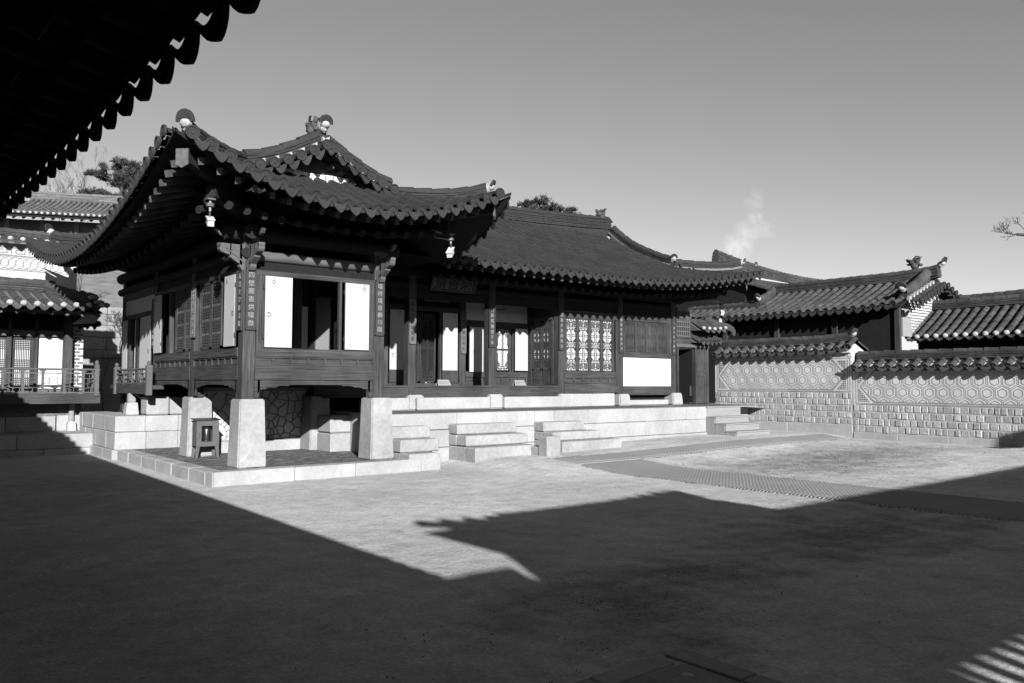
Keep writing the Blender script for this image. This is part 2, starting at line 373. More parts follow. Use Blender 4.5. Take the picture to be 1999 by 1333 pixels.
def ridge(pts, mb, layers=4, w=.11, lh=.042, r=.085, seg=.34, gap=.006, plaster=None, cap=True, core=.03):
    """stack of flat tiles crowned by half round tiles; pts lie on the roof surface"""
    for j in range(layers):
        ps = resample(pts, seg)
        ww = w*(1.0+.10*((j+1) % 2)-.05*j/layers)
        if j % 2: ps = [ps[0]]+[p.lerp(q, .5) for p, q in zip(ps, ps[1:])]+[ps[-1]]
        for p, q in zip(ps, ps[1:]):
            if (q-p).length < .02: continue
            d = (q-p).normalized(); sx = d.cross(V((0, 0, 1))).normalized(); sz = sx.cross(d); jz = random.uniform(-.003, .003)
            c = (p+q)/2+sz*(lh*j+lh*.5+jz); mb.obox(c, d*((q-p).length/2-gap*.4), sx*(ww+random.uniform(-.006, .006)), sz*(lh*.40))
    # dark core keeps the joints closed
    for p, q in zip(pts, pts[1:]):
        p = V(p); q = V(q); d = (q-p).normalized(); sx = d.cross(V((0, 0, 1))).normalized(); sz = sx.cross(d)
        mb.obox((p+q)/2+sz*(layers*lh*.5-core), d*(q-p).length/2, sx*w*.8, sz*(layers*lh*.5+core*.6))
    if cap:
        ps = resample(pts, seg)
        for p, q in zip(ps, ps[1:]):
            d = (q-p).normalized(); sx = d.cross(V((0, 0, 1))).normalized(); sz = sx.cross(d)
            convex_col(mb, [p+sz*layers*lh, q+sz*layers*lh], sx, r)
    if plaster is not None:
        for p, q in zip(pts, pts[1:]):
            p = V(p); q = V(q); d = (q-p).normalized(); sx = d.cross(V((0, 0, 1))).normalized(); sz = sx.cross(d)
            plaster.obox((p+q)/2-sz*.035, d*(q-p).length/2, sx*w*1.12, sz*.03)
def end_tile(mb, mp, c, d, w=.34, h=.30, tilt=.25, plaster=True, lumps=1.0):
    """upright shield tile that closes a ridge, on a lump of white plaster; d points outwards"""
    d = V((d[0], d[1], 0)).normalized(); sx = d.cross(V((0, 0, 1))).normalized(); u = (V((0, 0, 1))+d*tilt).normalized(); nn = sx.cross(u)
    if nn.dot(d) < 0: nn = -nn
    def outline(k, off):
        pts = []
        for i in range(13):
            t = math.pi*i/12; pts.append(V(c)+sx*math.cos(t)*w/2*k+u*(math.sin(t)**.85*h*k)+nn*off)
        return pts
    mb.prism([p for p in outline(1, -.02)], nn*.04)
    o1, o2 = outline(1, .021), outline(.8, .028)
    mb.add(o1+o2, [(i, i+1, 14+i-1+0, 13+i) for i in range(12)])
    for k in range(7):                       # moulded rays of the relief
        t = math.pi*(k+.5)/7; p = V(c)+u*.03+nn*.022; q = p+(sx*math.cos(t)*w*.34+u*math.sin(t)*h*.66); mb.bar(p, q, .018, .016, nn)
    if plaster:
        mp.blob(V(c)-nn*.02*lumps-u*.02, w*.33, w*.33, .075*lumps, 2, .06); mp.blob(V(c)-u*.07-nn*.06, w*.30, w*.30, .09*lumps, 2, .08)
def beast(mb, c, d, s=1.0):
    """dragon head tile: stubby body, raised snout with open jaws, swept back horn and crest"""
    c = V(c); d = V((d[0], d[1], 0)).normalized(); x = d.cross(V((0, 0, 1)))
    def B(f, sd, z, rx, rz, n=.12): p = c+d*f*s+x*sd*s+V((0, 0, z*s)); mb.blob(p, rx*s, rx*s, rz*s, 2, n)
    B(-.02, 0, .08, .12, .12); B(.07, 0, .18, .10, .10); B(.16, 0, .25, .07, .055); B(.17, 0, .14, .06, .035); B(-.10, 0, .20, .07, .10); B(-.16, 0, .30, .045, .08)
    B(.0, 0, .27, .05, .05); B(.08, .08, .25, .035, .035); B(.08, -.08, .25, .035, .035); B(-.2, 0, .10, .06, .05); B(.21, 0, .29, .035, .035)
    for sd in (-1, 1): mb.tube([c+x*sd*.06*s+V((0, 0, .28*s)), c-d*.1*s+x*sd*.1*s+V((0, 0, .36*s)), c-d*.2*s+x*sd*.1*s+V((0, 0, .34*s))], [.03*s, .022*s, .008*s], 6)
def frange(a, b, n): return [a+(b-a)*i/(n-1) for i in range(n)]

# ------------------------------------------------------------------ ground
def gz(x, y):
    h1 = (.15*sst((x-8.75)/.8)+.11*sst((x-11)/6))*sst((y-9.3)/2.6)
    h2 = .16*sst((x-13)/6)*sst((y+2)/6)
    return max(h1, h2)
def axis(lo, hi, step, far):
    a = []; x = lo
    while x <= hi: a.append(x); x += step
    s = step; l = [lo]; h = [a[-1]]
    while l[-1] > -far: s *= 1.5; l.append(l[-1]-s)
    s = step
    while h[-1] < far: s *= 1.5; h.append(h[-1]+s)
    return l[:0:-1]+a+h[1:]
xs = axis(-2, 22, .22, 600); ys = axis(-2, 22, .22, 600)
mb = MB()
mb.add([(x, y, gz(x, y)+(random.uniform(-.006, .006) if -2 < x < 22 and -2 < y < 22 else 0)) for x in xs for y in ys],
       [(i*len(ys)+j, (i+1)*len(ys)+j, (i+1)*len(ys)+j+1, i*len(ys)+j+1) for i in range(len(xs)-1) for j in range(len(ys)-1)])
gr = mk('ground', mb, 'ground', smooth=True); gr['kind'] = 'structure'; gr['label'] = 'pale sandy earth of the courtyard with mossy patches'

# ================================================================== MAIN HALL
hall = thing('timber_hall', 'large tiled timber hall with raised pavilion wing on tapered stone pillars', 'hall', (7.4, 15.3, 0))
S_ = {}
def z_ps(u, d):                      # pavilion, south face: eave Y 11.15, X = 3.2 + u
    x = 3.2+u; return 4.335+.455*d+.0839*(x-6.2)**2*max(0, 1-d/2.3)**1.5
def z_pw(u, d):                      # pavilion, west face: eave X 3.2, Y = 11.15 + u
    y = 11.15+u; return 4.02+.545*d+.020*d*d+.0318*(y-16.9)**2*max(0, 1-d/2.3)**1.5
def z_pe(u, d):                      # pavilion, east face: eave X 9.2, Y = 11.15 + u
    y = 11.15+u; return 4.10+.53*d+.016*d*d+.155*max(0, 13.6-y)**2*max(0, 1-d/2.3)**1.5
def z_hs(u, d):                      # hall, south face: eave Y 13.55, X = 6 + u
    x = 6+u; return 4.14+.36*d+.029*d*d+.0175*max(0, x-14.3)**2*max(0, 1-d/3.2)**1.5
PS = Slope((3.2, 11.32), (1, 0), (0, 1), z_ps, lambda u: .14*((u-3)/3)**2)
PW = Slope((3.25, 11.15), (0, 1), (1, 0), z_pw)
PE = Slope((9.15, 11.15), (0, 1), (-1, 0), z_pe)
HS = Slope((6.0, 13.50), (1, 0), (0, 1), z_hs, lambda u: .22*sst((u-9)/5))
mt, me, mw = MB(), MB(), MB()
us_ps = [.30+.267*k for k in range(21)]; us_ps = [u for u in us_ps if u < 5.75]
def d_ps(u): return max(.05, min(u-.02, 6.0-u-.02, 1.66))
tile_face(PS, us_ps, d_ps, mt=mt, me=me, mw=mw, dh=.135, r=.08)
us_pw = [.3+.27*k for k in range(42)]; us_pw = [u for u in us_pw if u < 11.3]
tile_face(PW, us_pw, lambda u: max(.05, min(u-.02 if u < 1.8 else 2.95, 11.5-u-.02 if u > 9.7 else 2.95)), mt=mt, me=me, mw=mw, dh=.125)
us_pe = [.3+.27*k for k in range(9)]
tile_face(PE, us_pe, lambda u: max(.05, u-.02 if u < 1.8 else 2.95), mt=mt, me=me, mw=mw)
us_pe2 = [2.46+.27*k for k in range(16)]
tile_face(PE, us_pe2, lambda u: 2.95, d0f=lambda u: max(.06, u-2.4), mt=mt, me=me, mw=mw)
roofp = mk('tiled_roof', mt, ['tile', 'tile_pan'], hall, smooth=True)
mk('eave_tile', me, 'tile', roofp, smooth=True)
# hall south face
mt, me = MB(), MB()
us_hs = [3.28+.274*k for k in range(41)]; us_hs = [u for u in us_hs if u < 14.0]
def d_hs(u): return max(.05, min(4.28, 14.2-u-.02 if u > 12.5 else 4.28))
tile_face(HS, us_hs, d_hs, mt=mt, me=me, mw=mw, tile=.33, r=.082, dh=.13)
us_v = [.3+.274*k for k in range(11)]
tile_face(HS, us_v, lambda u: 4.2, d0f=lambda u: max(.06, 3.2-u), mt=mt, me=me, mw=mw, drips=False)
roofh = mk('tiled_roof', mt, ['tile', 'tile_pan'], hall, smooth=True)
mk('eave_tile', me, 'tile', roofh, smooth=True)
def z_he(u, d):                      # hall, east face: eave X 20.2, Y = 13.4 + u
    return 4.16+.42*d+.03*d*d+.029*(u-4.6)**2*max(0, 1-d/2.6)**1.5
HE = Slope((20.2, 13.4), (0, 1), (-1, 0), z_he)
mt, me = MB(), MB()
tile_face(HE, [.3+.274*k for k in range(32)], lambda u: max(.06, min(u-.02, 9.2-u, 1.7)), mt=mt, me=me, r=.082)
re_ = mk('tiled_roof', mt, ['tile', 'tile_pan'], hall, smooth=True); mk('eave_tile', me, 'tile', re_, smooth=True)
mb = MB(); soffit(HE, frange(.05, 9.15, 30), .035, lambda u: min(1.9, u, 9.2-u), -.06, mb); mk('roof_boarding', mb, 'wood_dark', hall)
# rear face, seen from nowhere near but closing the roof
mb = MB()
def z_hn(u, d): return 4.05+.33*d+.02*d*d+.0318*max(0, 5.7-u)**2*max(0, 1-d/2.6)**1.5
HN = Slope((3.2, 22.65), (1, 0), (0, -1), z_hn)
uu = frange(.02, 16.98, 40); rows = [[HN.P(u, min(u, 17-u, 4.8)*t, .0) for t in (0, .1, .25, .45, .7, 1)] for u in uu]
vs = [p for r_ in rows for p in r_]; mb.add(vs, [(i*6+k, (i+1)*6+k, (i+1)*6+k+1, i*6+k+1) for i in range(39) for k in range(5)])
mb.prism([(18.6, 15.2, 5.0), (18.6, 20.4, 5.0), (18.55, 17.85, 6.0)], (-.06, 0, 0))
mk('rear_roof', mb, 'tile', hall)

# ridges
def onS(S, pts): return [S.P(u, d, .03) for u, d in pts]
mr = MB(); mpw = MB(); mpl = MB()
hipW = [V((3.2+k, 11.2+k, z)) for k, z in ((.36, 5.03), (.5, 5.0), (.72, 5.0), (.95, 5.0), (1.3, 5.02), (1.7, 5.09), (2.0, 5.16))]
hipE = [V((9.2-k, 11.2+k, z)) for k, z in ((.34, 4.98), (.5, 4.93), (.72, 4.895), (1.0, 4.89), (1.3, 4.92), (1.65, 4.97))]
ridge(hipW, mr, layers=3, w=.10, lh=.048, plaster=mpl, core=.14, r=.08); ridge(hipE, mr, layers=3, w=.10, lh=.048, plaster=mpl, core=.14, r=.08)
gY = 12.80
gW = [V((x, gY, z)) for x, z in ((4.87, 5.12), (5.21, 5.21), (5.57, 5.37), (5.93, 5.56), (6.17, 5.71))]
gE = [V((12.4-p.x, gY, p.z-.02)) for p in gW]
ridge(gW, mr, layers=3, w=.10, lh=.048, plaster=mpl, core=.1, r=.08); ridge(gE, mr, layers=3, w=.10, lh=.048, plaster=mpl, core=.1, r=.08)
mainP = [V((6.2, y, 5.66+.06*max(0, (13.9-y)/1.2)**2)) for y in (12.8, 13.05, 13.4, 14, 15, 16, 17, 17.8)]
ridge(mainP, mr, layers=4, w=.12, plaster=mpl)
nwh = [V((3.25+d, 22.65-d, z_pw(11.5-d, d)+.05+.08*max(0, 1-(d-.45)/.8)**2)) for d in (.45, .7, 1.0, 1.4, 1.8, 2.3)]
ridge(nwh, mr, layers=3, w=.10)
mk('ridge', mr, 'tile', roofp, smooth=True); mk('ridge_mortar', mpl, 'ridge_mortar', roofp)
mr, mpl = MB(), MB()
mainH = [V((x, 17.8, 6.14+.0052*max(0, x-11)**2)) for x in frange(6.3, 18.5, 15)]
ridge(mainH, mr, layers=7, w=.13, lh=.05, plaster=None, core=.25)
desH = [V((18.44, y, z)) for y, z in ((17.62, 6.34), (17.2, 6.0), (16.8, 5.73), (16.4, 5.52), (15.98, 5.33), (15.6, 5.17), (15.2, 5.05))]
ridge(desH, mr, layers=3, w=.11, lh=.05, plaster=mpl, core=.16, r=.085)
hipH = [V((20.22-k, 13.58+k, z)) for k, z in ((.3, 4.97), (.5, 4.92), (.8, 4.90), (1.2, 4.92), (1.65, 5.0))]
ridge(hipH, mr, layers=3, w=.11, lh=.048, plaster=mpl, core=.14, r=.085)
mk('ridge', mr, 'tile', roofh, smooth=True); mk('ridge_mortar', mpl, 'ridge_mortar', roofh)
# ridge ends: shield tiles on white plaster, dragon heads
def ends(parent, lst):
    for c, d, w, h, tl in lst:
        a, b = MB(), MB(); end_tile(a, b, c, d, w, h, tl)
        mk('ridge_end_tile', a, 'tile', parent); mk('ridge_end_plaster', b, 'plaster_rough', parent, smooth=True)
ends(roofp, [(hipW[0]+V((-.05, -.05, .16)), (-1, -1), .27, .18, .15), (hipE[0]+V((.05, -.05, .15)), (1, -1), .24, .12, .5),
             (V((6.22, 12.70, 6.03)), (0, -1), .25, .15, .2), (nwh[0]+V((-.04, .04, .18)), (-1, 1), .3, .2, .3)])
ends(roofh, [(hipH[0]+V((.05, -.05, .13)), (1, -1), .22, .11, .5), (desH[-1]+V((0, -.06, .17)), (0, -1), .28, .12, .4), (V((18.52, 17.8, 6.66)), (1, 0), .26, .1, .4)])
for p, c, d, s in ((roofp, (6.2, 13.2, 5.93), (0, 1), .85), (roofh, (18.15, 17.8, 6.72), (-1, 0), .95)):
    b = MB(); beast(b, c, d, s); mk('dragon_head_tile', b, 'tile_old', p, smooth=True)
b = MB()
for p in (gW[0]+V((-.05, 0, .06)), gE[0]+V((.05, 0, .06)), V((18.46, 15.15, 5.18)), V((18.46, 17.6, 6.2)), V((18.2, 17.55, 6.1))): b.blob(p, .07, .06, .06, 2, .1)
mk('plaster_patch', b, 'plaster_rough', roofp, smooth=True)
# gable eave tiles and pediment
mt, me, ml = MB(), MB(), MB()
for side in (-1, 1):
    pts = gW if side < 0 else gE
    rs = resample(pts, .245)
    for k, p in enumerate(rs[:-1]):
        t = (rs[k+1]-p).normalized(); c = p+t*.1+V((0, 0, -.06))
        a = V((t.x, 0, t.z)); o = V((0, -.36, -.07))
        if k > 0 or True:
            convex_col(mt, [c+o, c+V((0, .05, .02))], a, .072); antefix(me, c+o+V((0, -.012, .03)), (0, -1, -.12), (0, 0, 1), .09)
        if k+1 < len(rs):
            q = p+t*.225+V((0, -.31, -.15)); drip(me, q, a, (0, -1, 0), V((-t.z*side*-1 if False else 0, 0, 1)), .12, .13)
            pan_col(mt, [q, q+V((0, .4, .06))], a, .12, 1)
        ml.obox(c+t*.12+V((0, -.1, .04)), a*.05, V((0, .06, 0)), V((0, 0, .045)))
mk('gable_tile', mt, 'tile', roofp, smooth=True); mk('eave_tile', me, 'tile', roofp, smooth=True); mk('gable_mortar', ml, 'plaster_rough', roofp)
mb = MB(); mb.prism([(4.9, 13.06, 4.9), (7.5, 13.06, 4.9), (6.2, 13.06, 5.7)], (0, .06, 0)); gp = mk('pediment', mb, 'wood_pale', hall)
mb = MB()
mb.prism([(4.75, 12.88, 4.98), (5.1, 12.88, 4.98), (6.2, 12.88, 5.50), (6.2, 12.88, 5.68)], (0, .06, 0)); mb.prism([(7.65, 12.88, 4.98), (6.2, 12.88, 5.68), (6.2, 12.88, 5.50), (7.3, 12.88, 4.98)], (0, .06, 0))
mk('bargeboard', mb, 'wood_dark', hall)
mb = MB()
for k in range(5):
    t = k/4; p = V((6.45+.75*t, 12.92, 5.36-.34*t)); mb.obox(p, (.045, 0, .03), (0, .12, 0), (-.02, 0, .035))
mk('gable_purlin', mb, 'wood_pale', hall)
mb = MB()
for i in range(16):
    x = 5.0+i*.155; mb.obox((x, 12.98, z_ps(x-3.2, 1.66)+.02), (.085, 0, random.uniform(-.01, .01)), (0, .09, 0), (0, 0, .055+random.uniform(0, .02)))
mk('gable_plaster', mb, 'plaster_white', hall)

# soffits, eave boards, rafters
mb = MB()
soffit(PS, frange(.05, 5.95, 24), .035, lambda u: min(1.7, u, 6-u), -.06, mb); soffit(PW, frange(.05, 11.45, 40), .035, lambda u: min(2.6, u if u < 1.9 else 9, 11.5-u), -.06, mb)
soffit(PE, frange(.05, 5.5, 20), .035, lambda u: min(2.6, u if u < 1.9 else 9), -.06, mb); soffit(HS, frange(.2, 14.1, 46), .035, lambda u: min(3.9, 14.2-u if u > 12.4 else 9), -.06, mb)
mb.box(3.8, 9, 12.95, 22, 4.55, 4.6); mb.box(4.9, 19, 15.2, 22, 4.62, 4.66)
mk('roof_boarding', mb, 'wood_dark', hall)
def rafter_row(S, us, d0, d1, drop, sq, ulen, fan=1.7, skip=None):
    for u in us:
        if skip and skip(u): continue
        tu = u
        p = S.P(u, d0, -drop)
        # near a corner the rafters fan out from the corner column
        q = None
        for cu, s in ((0, 1), (ulen, -1)):
            dd = (u-cu)*s
            if cu is not None and dd < fan:
                cpt = S.P(cu+s*2.3, 2.6, -drop+.05); q = p.lerp(cpt, (d1-d0)/max(.6, (cpt-p).length)); q.z = p.z+(d1-d0)*.30
        if q is None:
            q = S.P(u, d1, -drop); q.z = p.z+(d1-d0)*.32
        m = MB()
        if sq: m.bar(p, q, .075, .10)
        else: m.tube([p, q], [.064, .07], 12)
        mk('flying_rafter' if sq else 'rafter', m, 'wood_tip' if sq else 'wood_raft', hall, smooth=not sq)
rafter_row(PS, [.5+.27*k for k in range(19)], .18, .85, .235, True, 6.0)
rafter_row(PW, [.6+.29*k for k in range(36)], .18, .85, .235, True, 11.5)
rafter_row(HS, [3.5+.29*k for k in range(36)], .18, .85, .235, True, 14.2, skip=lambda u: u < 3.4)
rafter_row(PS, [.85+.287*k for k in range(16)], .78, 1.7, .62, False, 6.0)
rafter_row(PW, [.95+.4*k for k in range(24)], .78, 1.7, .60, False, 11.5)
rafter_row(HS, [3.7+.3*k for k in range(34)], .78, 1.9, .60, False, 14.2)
# hip rafters under the corners, with face boards
for a, b2 in (((3.42, 11.42), (5.0, 12.95)), ((9.0, 11.42), (7.4, 12.95)), ((19.95, 13.65), (18.5, 15.3)), ((3.4, 22.4), (5, 20.3))):
    m = MB(); d = (V((b2[0], b2[1], 0))-V((a[0], a[1], 0))).normalized(); zz = 4.70 if a[1] < 12 else (4.42 if a[0] > 10 else 4.72)
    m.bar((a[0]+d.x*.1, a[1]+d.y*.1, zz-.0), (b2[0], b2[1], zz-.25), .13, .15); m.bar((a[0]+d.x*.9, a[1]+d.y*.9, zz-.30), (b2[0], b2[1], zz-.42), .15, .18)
    h_ = mk('hip_rafter', m, 'wood_raft', hall)
    s = V((-d.y, d.x, 0)); c = V((a[0]+d.x*.08, a[1]+d.y*.08, zz)); m = MB()
    m.prism([c+s*.09+V((0, 0, .09)), c-s*.09+V((0, 0, .09)), c-s*.09-V((0, 0, .13)), c-V((0, 0, .18)), c+s*.09-V((0, 0, .13))], -d*.03)
    mk('face_board', m, 'wood_pale', h_)

# ------------------------------------------------------------------ stone base of the hall
def frame(o, e, n): return (V((o[0], o[1], 0)), V((e[0], e[1], 0)), V((n[0], n[1], 0)))
def lb(mb, F, u0, u1, v0, v1, z0, z1, c=None):
    o, e, n = F; p = o+e*((u0+u1)/2)+n*((v0+v1)/2); p.z = (z0+z1)/2
    if c:
        x0, x1 = sorted((o.x+e.x*u0+n.x*v0, o.x+e.x*u1+n.x*v1)); y0, y1 = sorted((o.y+e.y*u0+n.y*v0, o.y+e.y*u1+n.y*v1))
        if abs(e.x)+abs(e.y) < 1.01: return mb.cbox(x0, x1, y0, y1, z0, z1, c, .003)
    return mb.obox(p, e*(u1-u0)/2, n*(v1-v0)/2, V((0, 0, (z1-z0)/2)))
def course(mb, F, joints, v0, v1, z0, z1, gap=.006, c=.012):
    for a, b2 in zip(joints, joints[1:]): lb(mb, F, a+gap/2, b2-gap/2, v0, v1+random.uniform(-.006, .006), z0+gap/2, z1-gap/2, c)
# pavilion terrace: kerb and paving
mb = MB(); FS = frame((0, 12.22), (1, 0), (0, -1)); FW = frame((4.23, 0), (0, 1), (-1, 0))
course(mb, FS, [4.23, 4.26, 5.55, 6.63, 7.93, 8.35], -.30, 0, -.1, .215, c=.018)
course(mb, FW, [12.53, 13.3, 14.2, 15.1, 16.0, 16.9, 17.95], -.28, 0, -.1, .205, c=.018)
mk('kerb', mb, 'stone', hall)
mb = MB()
for i in range(18):
    for j in range(24):
        x0 = 4.52+i*.214; y0 = 12.53+j*.215
        if (i+j) % 2: a = [(x0, x0+.205, y0+k*.1075, y0+k*.1075+.1) for k in (0, 1)]
        else: a = [(x0+k*.107, x0+k*.107+.1, y0, y0+.207) for k in (0, 1)]
        for q in a:
            if q[1] < 8.33: mb.box(q[0], q[1], q[2], q[3], .12, .198+random.uniform(-.004, .004))
mb.box(4.5, 8.3, 12.5, 17.6, .05, .185)
mk('brick_paving', mb, 'paving', hall)
# west terrace below the veranda
mb = MB(); F1 = frame((4.17, 0), (0, 1), (-1, 0)); F2 = frame((0, 17.68), (1, 0), (0, -1))
course(mb, F1, [17.7, 18.4, 19.3, 20.3, 21.0], -.6, 0, .2, .55); course(mb, F1, [17.7, 18.55, 19.6, 20.6, 21.0], -.6, 0, .55, .875)
course(mb, F1, [17.7, 18.5, 19.5, 20.5], -.6, .04, -.1, .2)
course(mb, F2, [4.17, 4.77, 5.4, 6.0], -.5, 0, .19, .55); course(mb, F2, [4.17, 4.75, 5.4, 6.0], -.5, 0, .55, .875)
course(mb, F2, [4.77, 5.23], -.5, -.03, .875, 1.285, c=.03); course(mb, F2, [5.23, 5.9], -.5, -.02, .875, 1.26, c=.03)
mb.box(4.4, 7.3, 18.1, 21, .1, .85)
mk('stone_terrace', mb, 'stone', hall)
mb = MB(); mb.taper(4.68, 18.55, .87, 1.13, .26, .21, c=.01); mk('veranda_post_base', mb, 'stone', hall)
mb = MB(); mb.taper(4.68, 18.55, 1.13, 1.33, .15, .14); mk('veranda_post', mb, 'wood_grey', hall)
# main platform
mb = MB(); F3 = frame((0, 13.14), (1, 0), (0, -1))
course(mb, F3, [7.86, 9.35, 11.38, 12.84-.9, 13.0, 14.5, 15.95, 16.5, 17.33], -.4, 0, .65, .972)
course(mb, F3, [7.86, 9.4, 10.6, 12.9, 14.9, 16.3, 17.32], -.4, 0, .31, .65)
course(mb, F3, [7.86, 9.2, 10.7, 12.6, 13.7, 15.4, 17.32], -.4, .01, -.15, .31)
F4 = frame((17.33, 0), (0, 1), (1, 0)); course(mb, F4, [13.55, 14.4, 15.2], -.4, 0, .25, .6); course(mb, F4, [13.55, 14.2, 15.2], -.4, 0, .6, .97)
F5 = frame((0, 14.65), (1, 0), (0, -1)); course(mb, F5, [7.37, 7.86], -1.0, 0, .56, .912, c=.03); course(mb, F5, [7.37, 7.86], -1.0, 0, .18, .56, c=.02)
mb.box(7.8, 17.3, 13.5, 20.5, .1, .955); mb.box(17.2, 20.2, 13.9, 16.4, .1, .955)
mk('stone_platform', mb, 'stone', hall)
mb = MB(); mb.box(8.27, 17.3, 13.53, 16.9, .955, .966); mb.box(17.3, 20.2, 13.2, 16.0, .955, .963); mk('platform_floor', mb, 'paving', hall)
# stone slabs standing on the platform under the porch edge
mb = MB()
for x0, x1, y0 in ((8.3, 9.37, 14.93), (9.62, 11.62, 15.0), (12.06, 13.9, 15.0)): mb.cbox(x0, x1, y0, y0+.32, .966, 1.24, .025, .004)
mk('stepping_slab', mb, 'stone', hall)
mb = MB()
for x0, x1 in ((14.2, 15.15), (15.15, 16.0)): mb.cbox(x0, x1, 15.18, 15.5, .966, 1.30, .015, .003)
mb.cbox(16.5, 18.25, 15.2, 15.5, .966, 1.11, .02, .003)
mk('sill_stone', mb, 'stone', hall)
CX = [9.6, 11.84, 14.08, 16.28, 18.5]
for i, x in enumerate(CX):
    mb = MB(); mb.taper(x+.06, 15.33, .96, 1.30 if i != 3 else 1.28, .46, .40, .46, .40, .03); mk('column_base', mb, 'stone', hall)
mb = MB(); mb.taper(11.72, 16.4, .96, 1.29, .3, .3); mk('column_base', mb, 'stone', hall)
# pavilion pillars
for x, y in ((5.04, 12.96), (7.43, 12.97), (5.05, 15.47), (7.45, 15.47)):
    mb = MB(); mb.taper(x, y, .19, 1.292, .475, .41, .475, .41, .02); mk('stone_pillar', mb, 'stone_rough', hall)
# ice-crack patterned wall under the pavilion
mb = MB(); mb.box(5.3, 7.36, 15.78, 15.95, .41, 1.40); wl = mk('under_wall', mb, 'plaster_white', hall)
mb = MB(); rnd = random.Random(3)
from mathutils import geometry as mg_
sites = [(rnd.uniform(5.3, 7.4), rnd.uniform(.4, 1.42)) for _ in range(75)]
def vor_edges(sites, x0, x1, y0, y1):
    out = []
    for i, (ax, ay) in enumerate(sites):
        poly = [(x0, y0), (x1, y0), (x1, y1), (x0, y1)]; src = [None]*4
        for j, (bx, by) in enumerate(sites):
            if i == j: continue
            nx, ny = bx-ax, by-ay; c = (bx*bx+by*by-ax*ax-ay*ay)/2
            np_, ns = [], []
            for k in range(len(poly)):
                p, q = poly[k], poly[(k+1) % len(poly)]; sp = p[0]*nx+p[1]*ny-c; sq = q[0]*nx+q[1]*ny-c
                if sp <= 0: np_.append(p); ns.append(src[k])
                if (sp < 0) != (sq < 0):
                    t = sp/(sp-sq); np_.append((p[0]+(q[0]-p[0])*t, p[1]+(q[1]-p[1])*t)); ns.append(j if sp <= 0 else src[k])
            poly, src = np_, ns
            if not poly: break
        for k in range(len(poly)):
            if src[k] is not None and src[k] > i: out.append((poly[k], poly[(k+1) % len(poly)]))
    return out
for p, q in vor_edges(sites, 5.3, 7.36, .44, 1.39): mb.bar((p[0], 15.775, p[1]), (q[0], 15.775, q[1]), .02, .018, (0, 1, 0))
mk('crackle_strip', mb, 'relief', wl)
mb = MB(); mb.cbox(5.25, 7.36, 15.7, 15.98, .19, .41); mk('wall_footing', mb, 'stone', hall)
mb = MB(); mb.box(5.2, 7.45, 15.72, 15.8, 1.39, 1.46); mb.box(7.36, 7.44, 15.72, 15.8, .4, 1.4); mb.box(5.25, 7.36, 15.75, 15.8, .41, .445); mk('wall_frame', mb, 'relief', hall)
mb = MB(); mb.cbox(8.33, 8.85, 17.4, 17.8, .9, 1.25); mb.cbox(8.93, 10, 17.4, 17.8, .9, 1.17); mb.box(7.4, 12, 17.8, 18, .9, 1.6); mk('inner_footing', mb, 'stone_dim', hall)

# ------------------------------------------------------------------ hall timberwork
def column(x, y, z0, z1, w=.2, name='column'):
    mb = MB(); mb.cbox(x-w/2, x+w/2, y-w/2, y+w/2, z0, z1, .012); return mk(name, mb, 'wood_z', hall)
for x, y in ((5.0, 12.95), (7.4, 12.95), (5.0, 15.35)): column(x, y, 1.285, 3.95, .21)
column(7.4, 15.35, 1.285, 4.0, .21)
for x in CX: column(x, 15.32, 1.27, 4.05, .2)
for x in (7.45, 9.6, 11.83, 14.06): column(x, 16.5, 1.5, 4.2, .19, 'inner_column')
column(5.0, 17.75, 1.27, 3.95, .2); column(5.0, 20.3, .88, 3.95, .2); column(18.5, 20.3, .9, 4.0, .2)
# floors, ceilings, closing walls (inside is dark)
mb = MB(); mb.box(5.06, 7.38, 12.98, 20.2, 1.62, 2.0); mk('pavilion_floor', mb, 'wood_x', hall)
mb = MB(); mb.box(7.5, 14.05, 15.26, 20.2, 1.40, 1.505); mk('porch_floor', mb, 'wood_x', hall)
mb = MB(); mb.box(7.48, 14.0, 15.23, 15.30, 1.25, 1.46); mb.box(7.48, 14.0, 15.215, 15.31, 1.465, 1.508); mk('floor_beam', mb, 'wood_x', hall)
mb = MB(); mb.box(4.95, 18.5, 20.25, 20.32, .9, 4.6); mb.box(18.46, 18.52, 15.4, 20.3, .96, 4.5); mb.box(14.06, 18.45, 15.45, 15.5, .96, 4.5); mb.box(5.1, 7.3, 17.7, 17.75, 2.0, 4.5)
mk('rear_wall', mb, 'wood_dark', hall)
def beam_round(p, q, r, name='purlin', m='wood_x'):
    mb = MB(); mb.tube([p, q], r, 12); return mk(name, mb, m, hall, smooth=True)
# ---- pavilion south and west bays
def scallop(mb, F, u0, u1, zt, zb, v0, v1):
    L = u1-u0; h = [(0, 0), (.075, 0), (.085, .18), (.055, .30), (.095, .42), (.075, .52), (.12, .57), (.19, .58), (.22, .66), (.27, .70), (.36, .69), (.42, .80), (.50, .82), (.58, .80), (.62, .87), (.72, .88)]
    h = [(a*min(1, L/2.1)*1.0, b2) for a, b2 in h]
    pts = [(u0, zt)]+[(u0+a, zb+b2*(zt-.045-zb)) for a, b2 in h]+[(u1-a, zb+b2*(zt-.045-zb)) for a, b2 in h[::-1]]+[(u1, zt)]
    o, e, n = F; P3 = [o+e*u+n*v0+V((0, 0, z)) for u, z in pts]; k = len(pts)
    # split into quads from the top edge so that the concave outline triangulates cleanly
    for a, b2 in zip(pts[1:-1], pts[2:-1]):
        if b2[0]-a[0] > 1e-4: mb.prism([o+e*a[0]+n*v0+V((0, 0, zt)), o+e*a[0]+n*v0+V((0, 0, a[1])), o+e*b2[0]+n*v0+V((0, 0, b2[1])), o+e*b2[0]+n*v0+V((0, 0, zt))], n*(v1-v0))
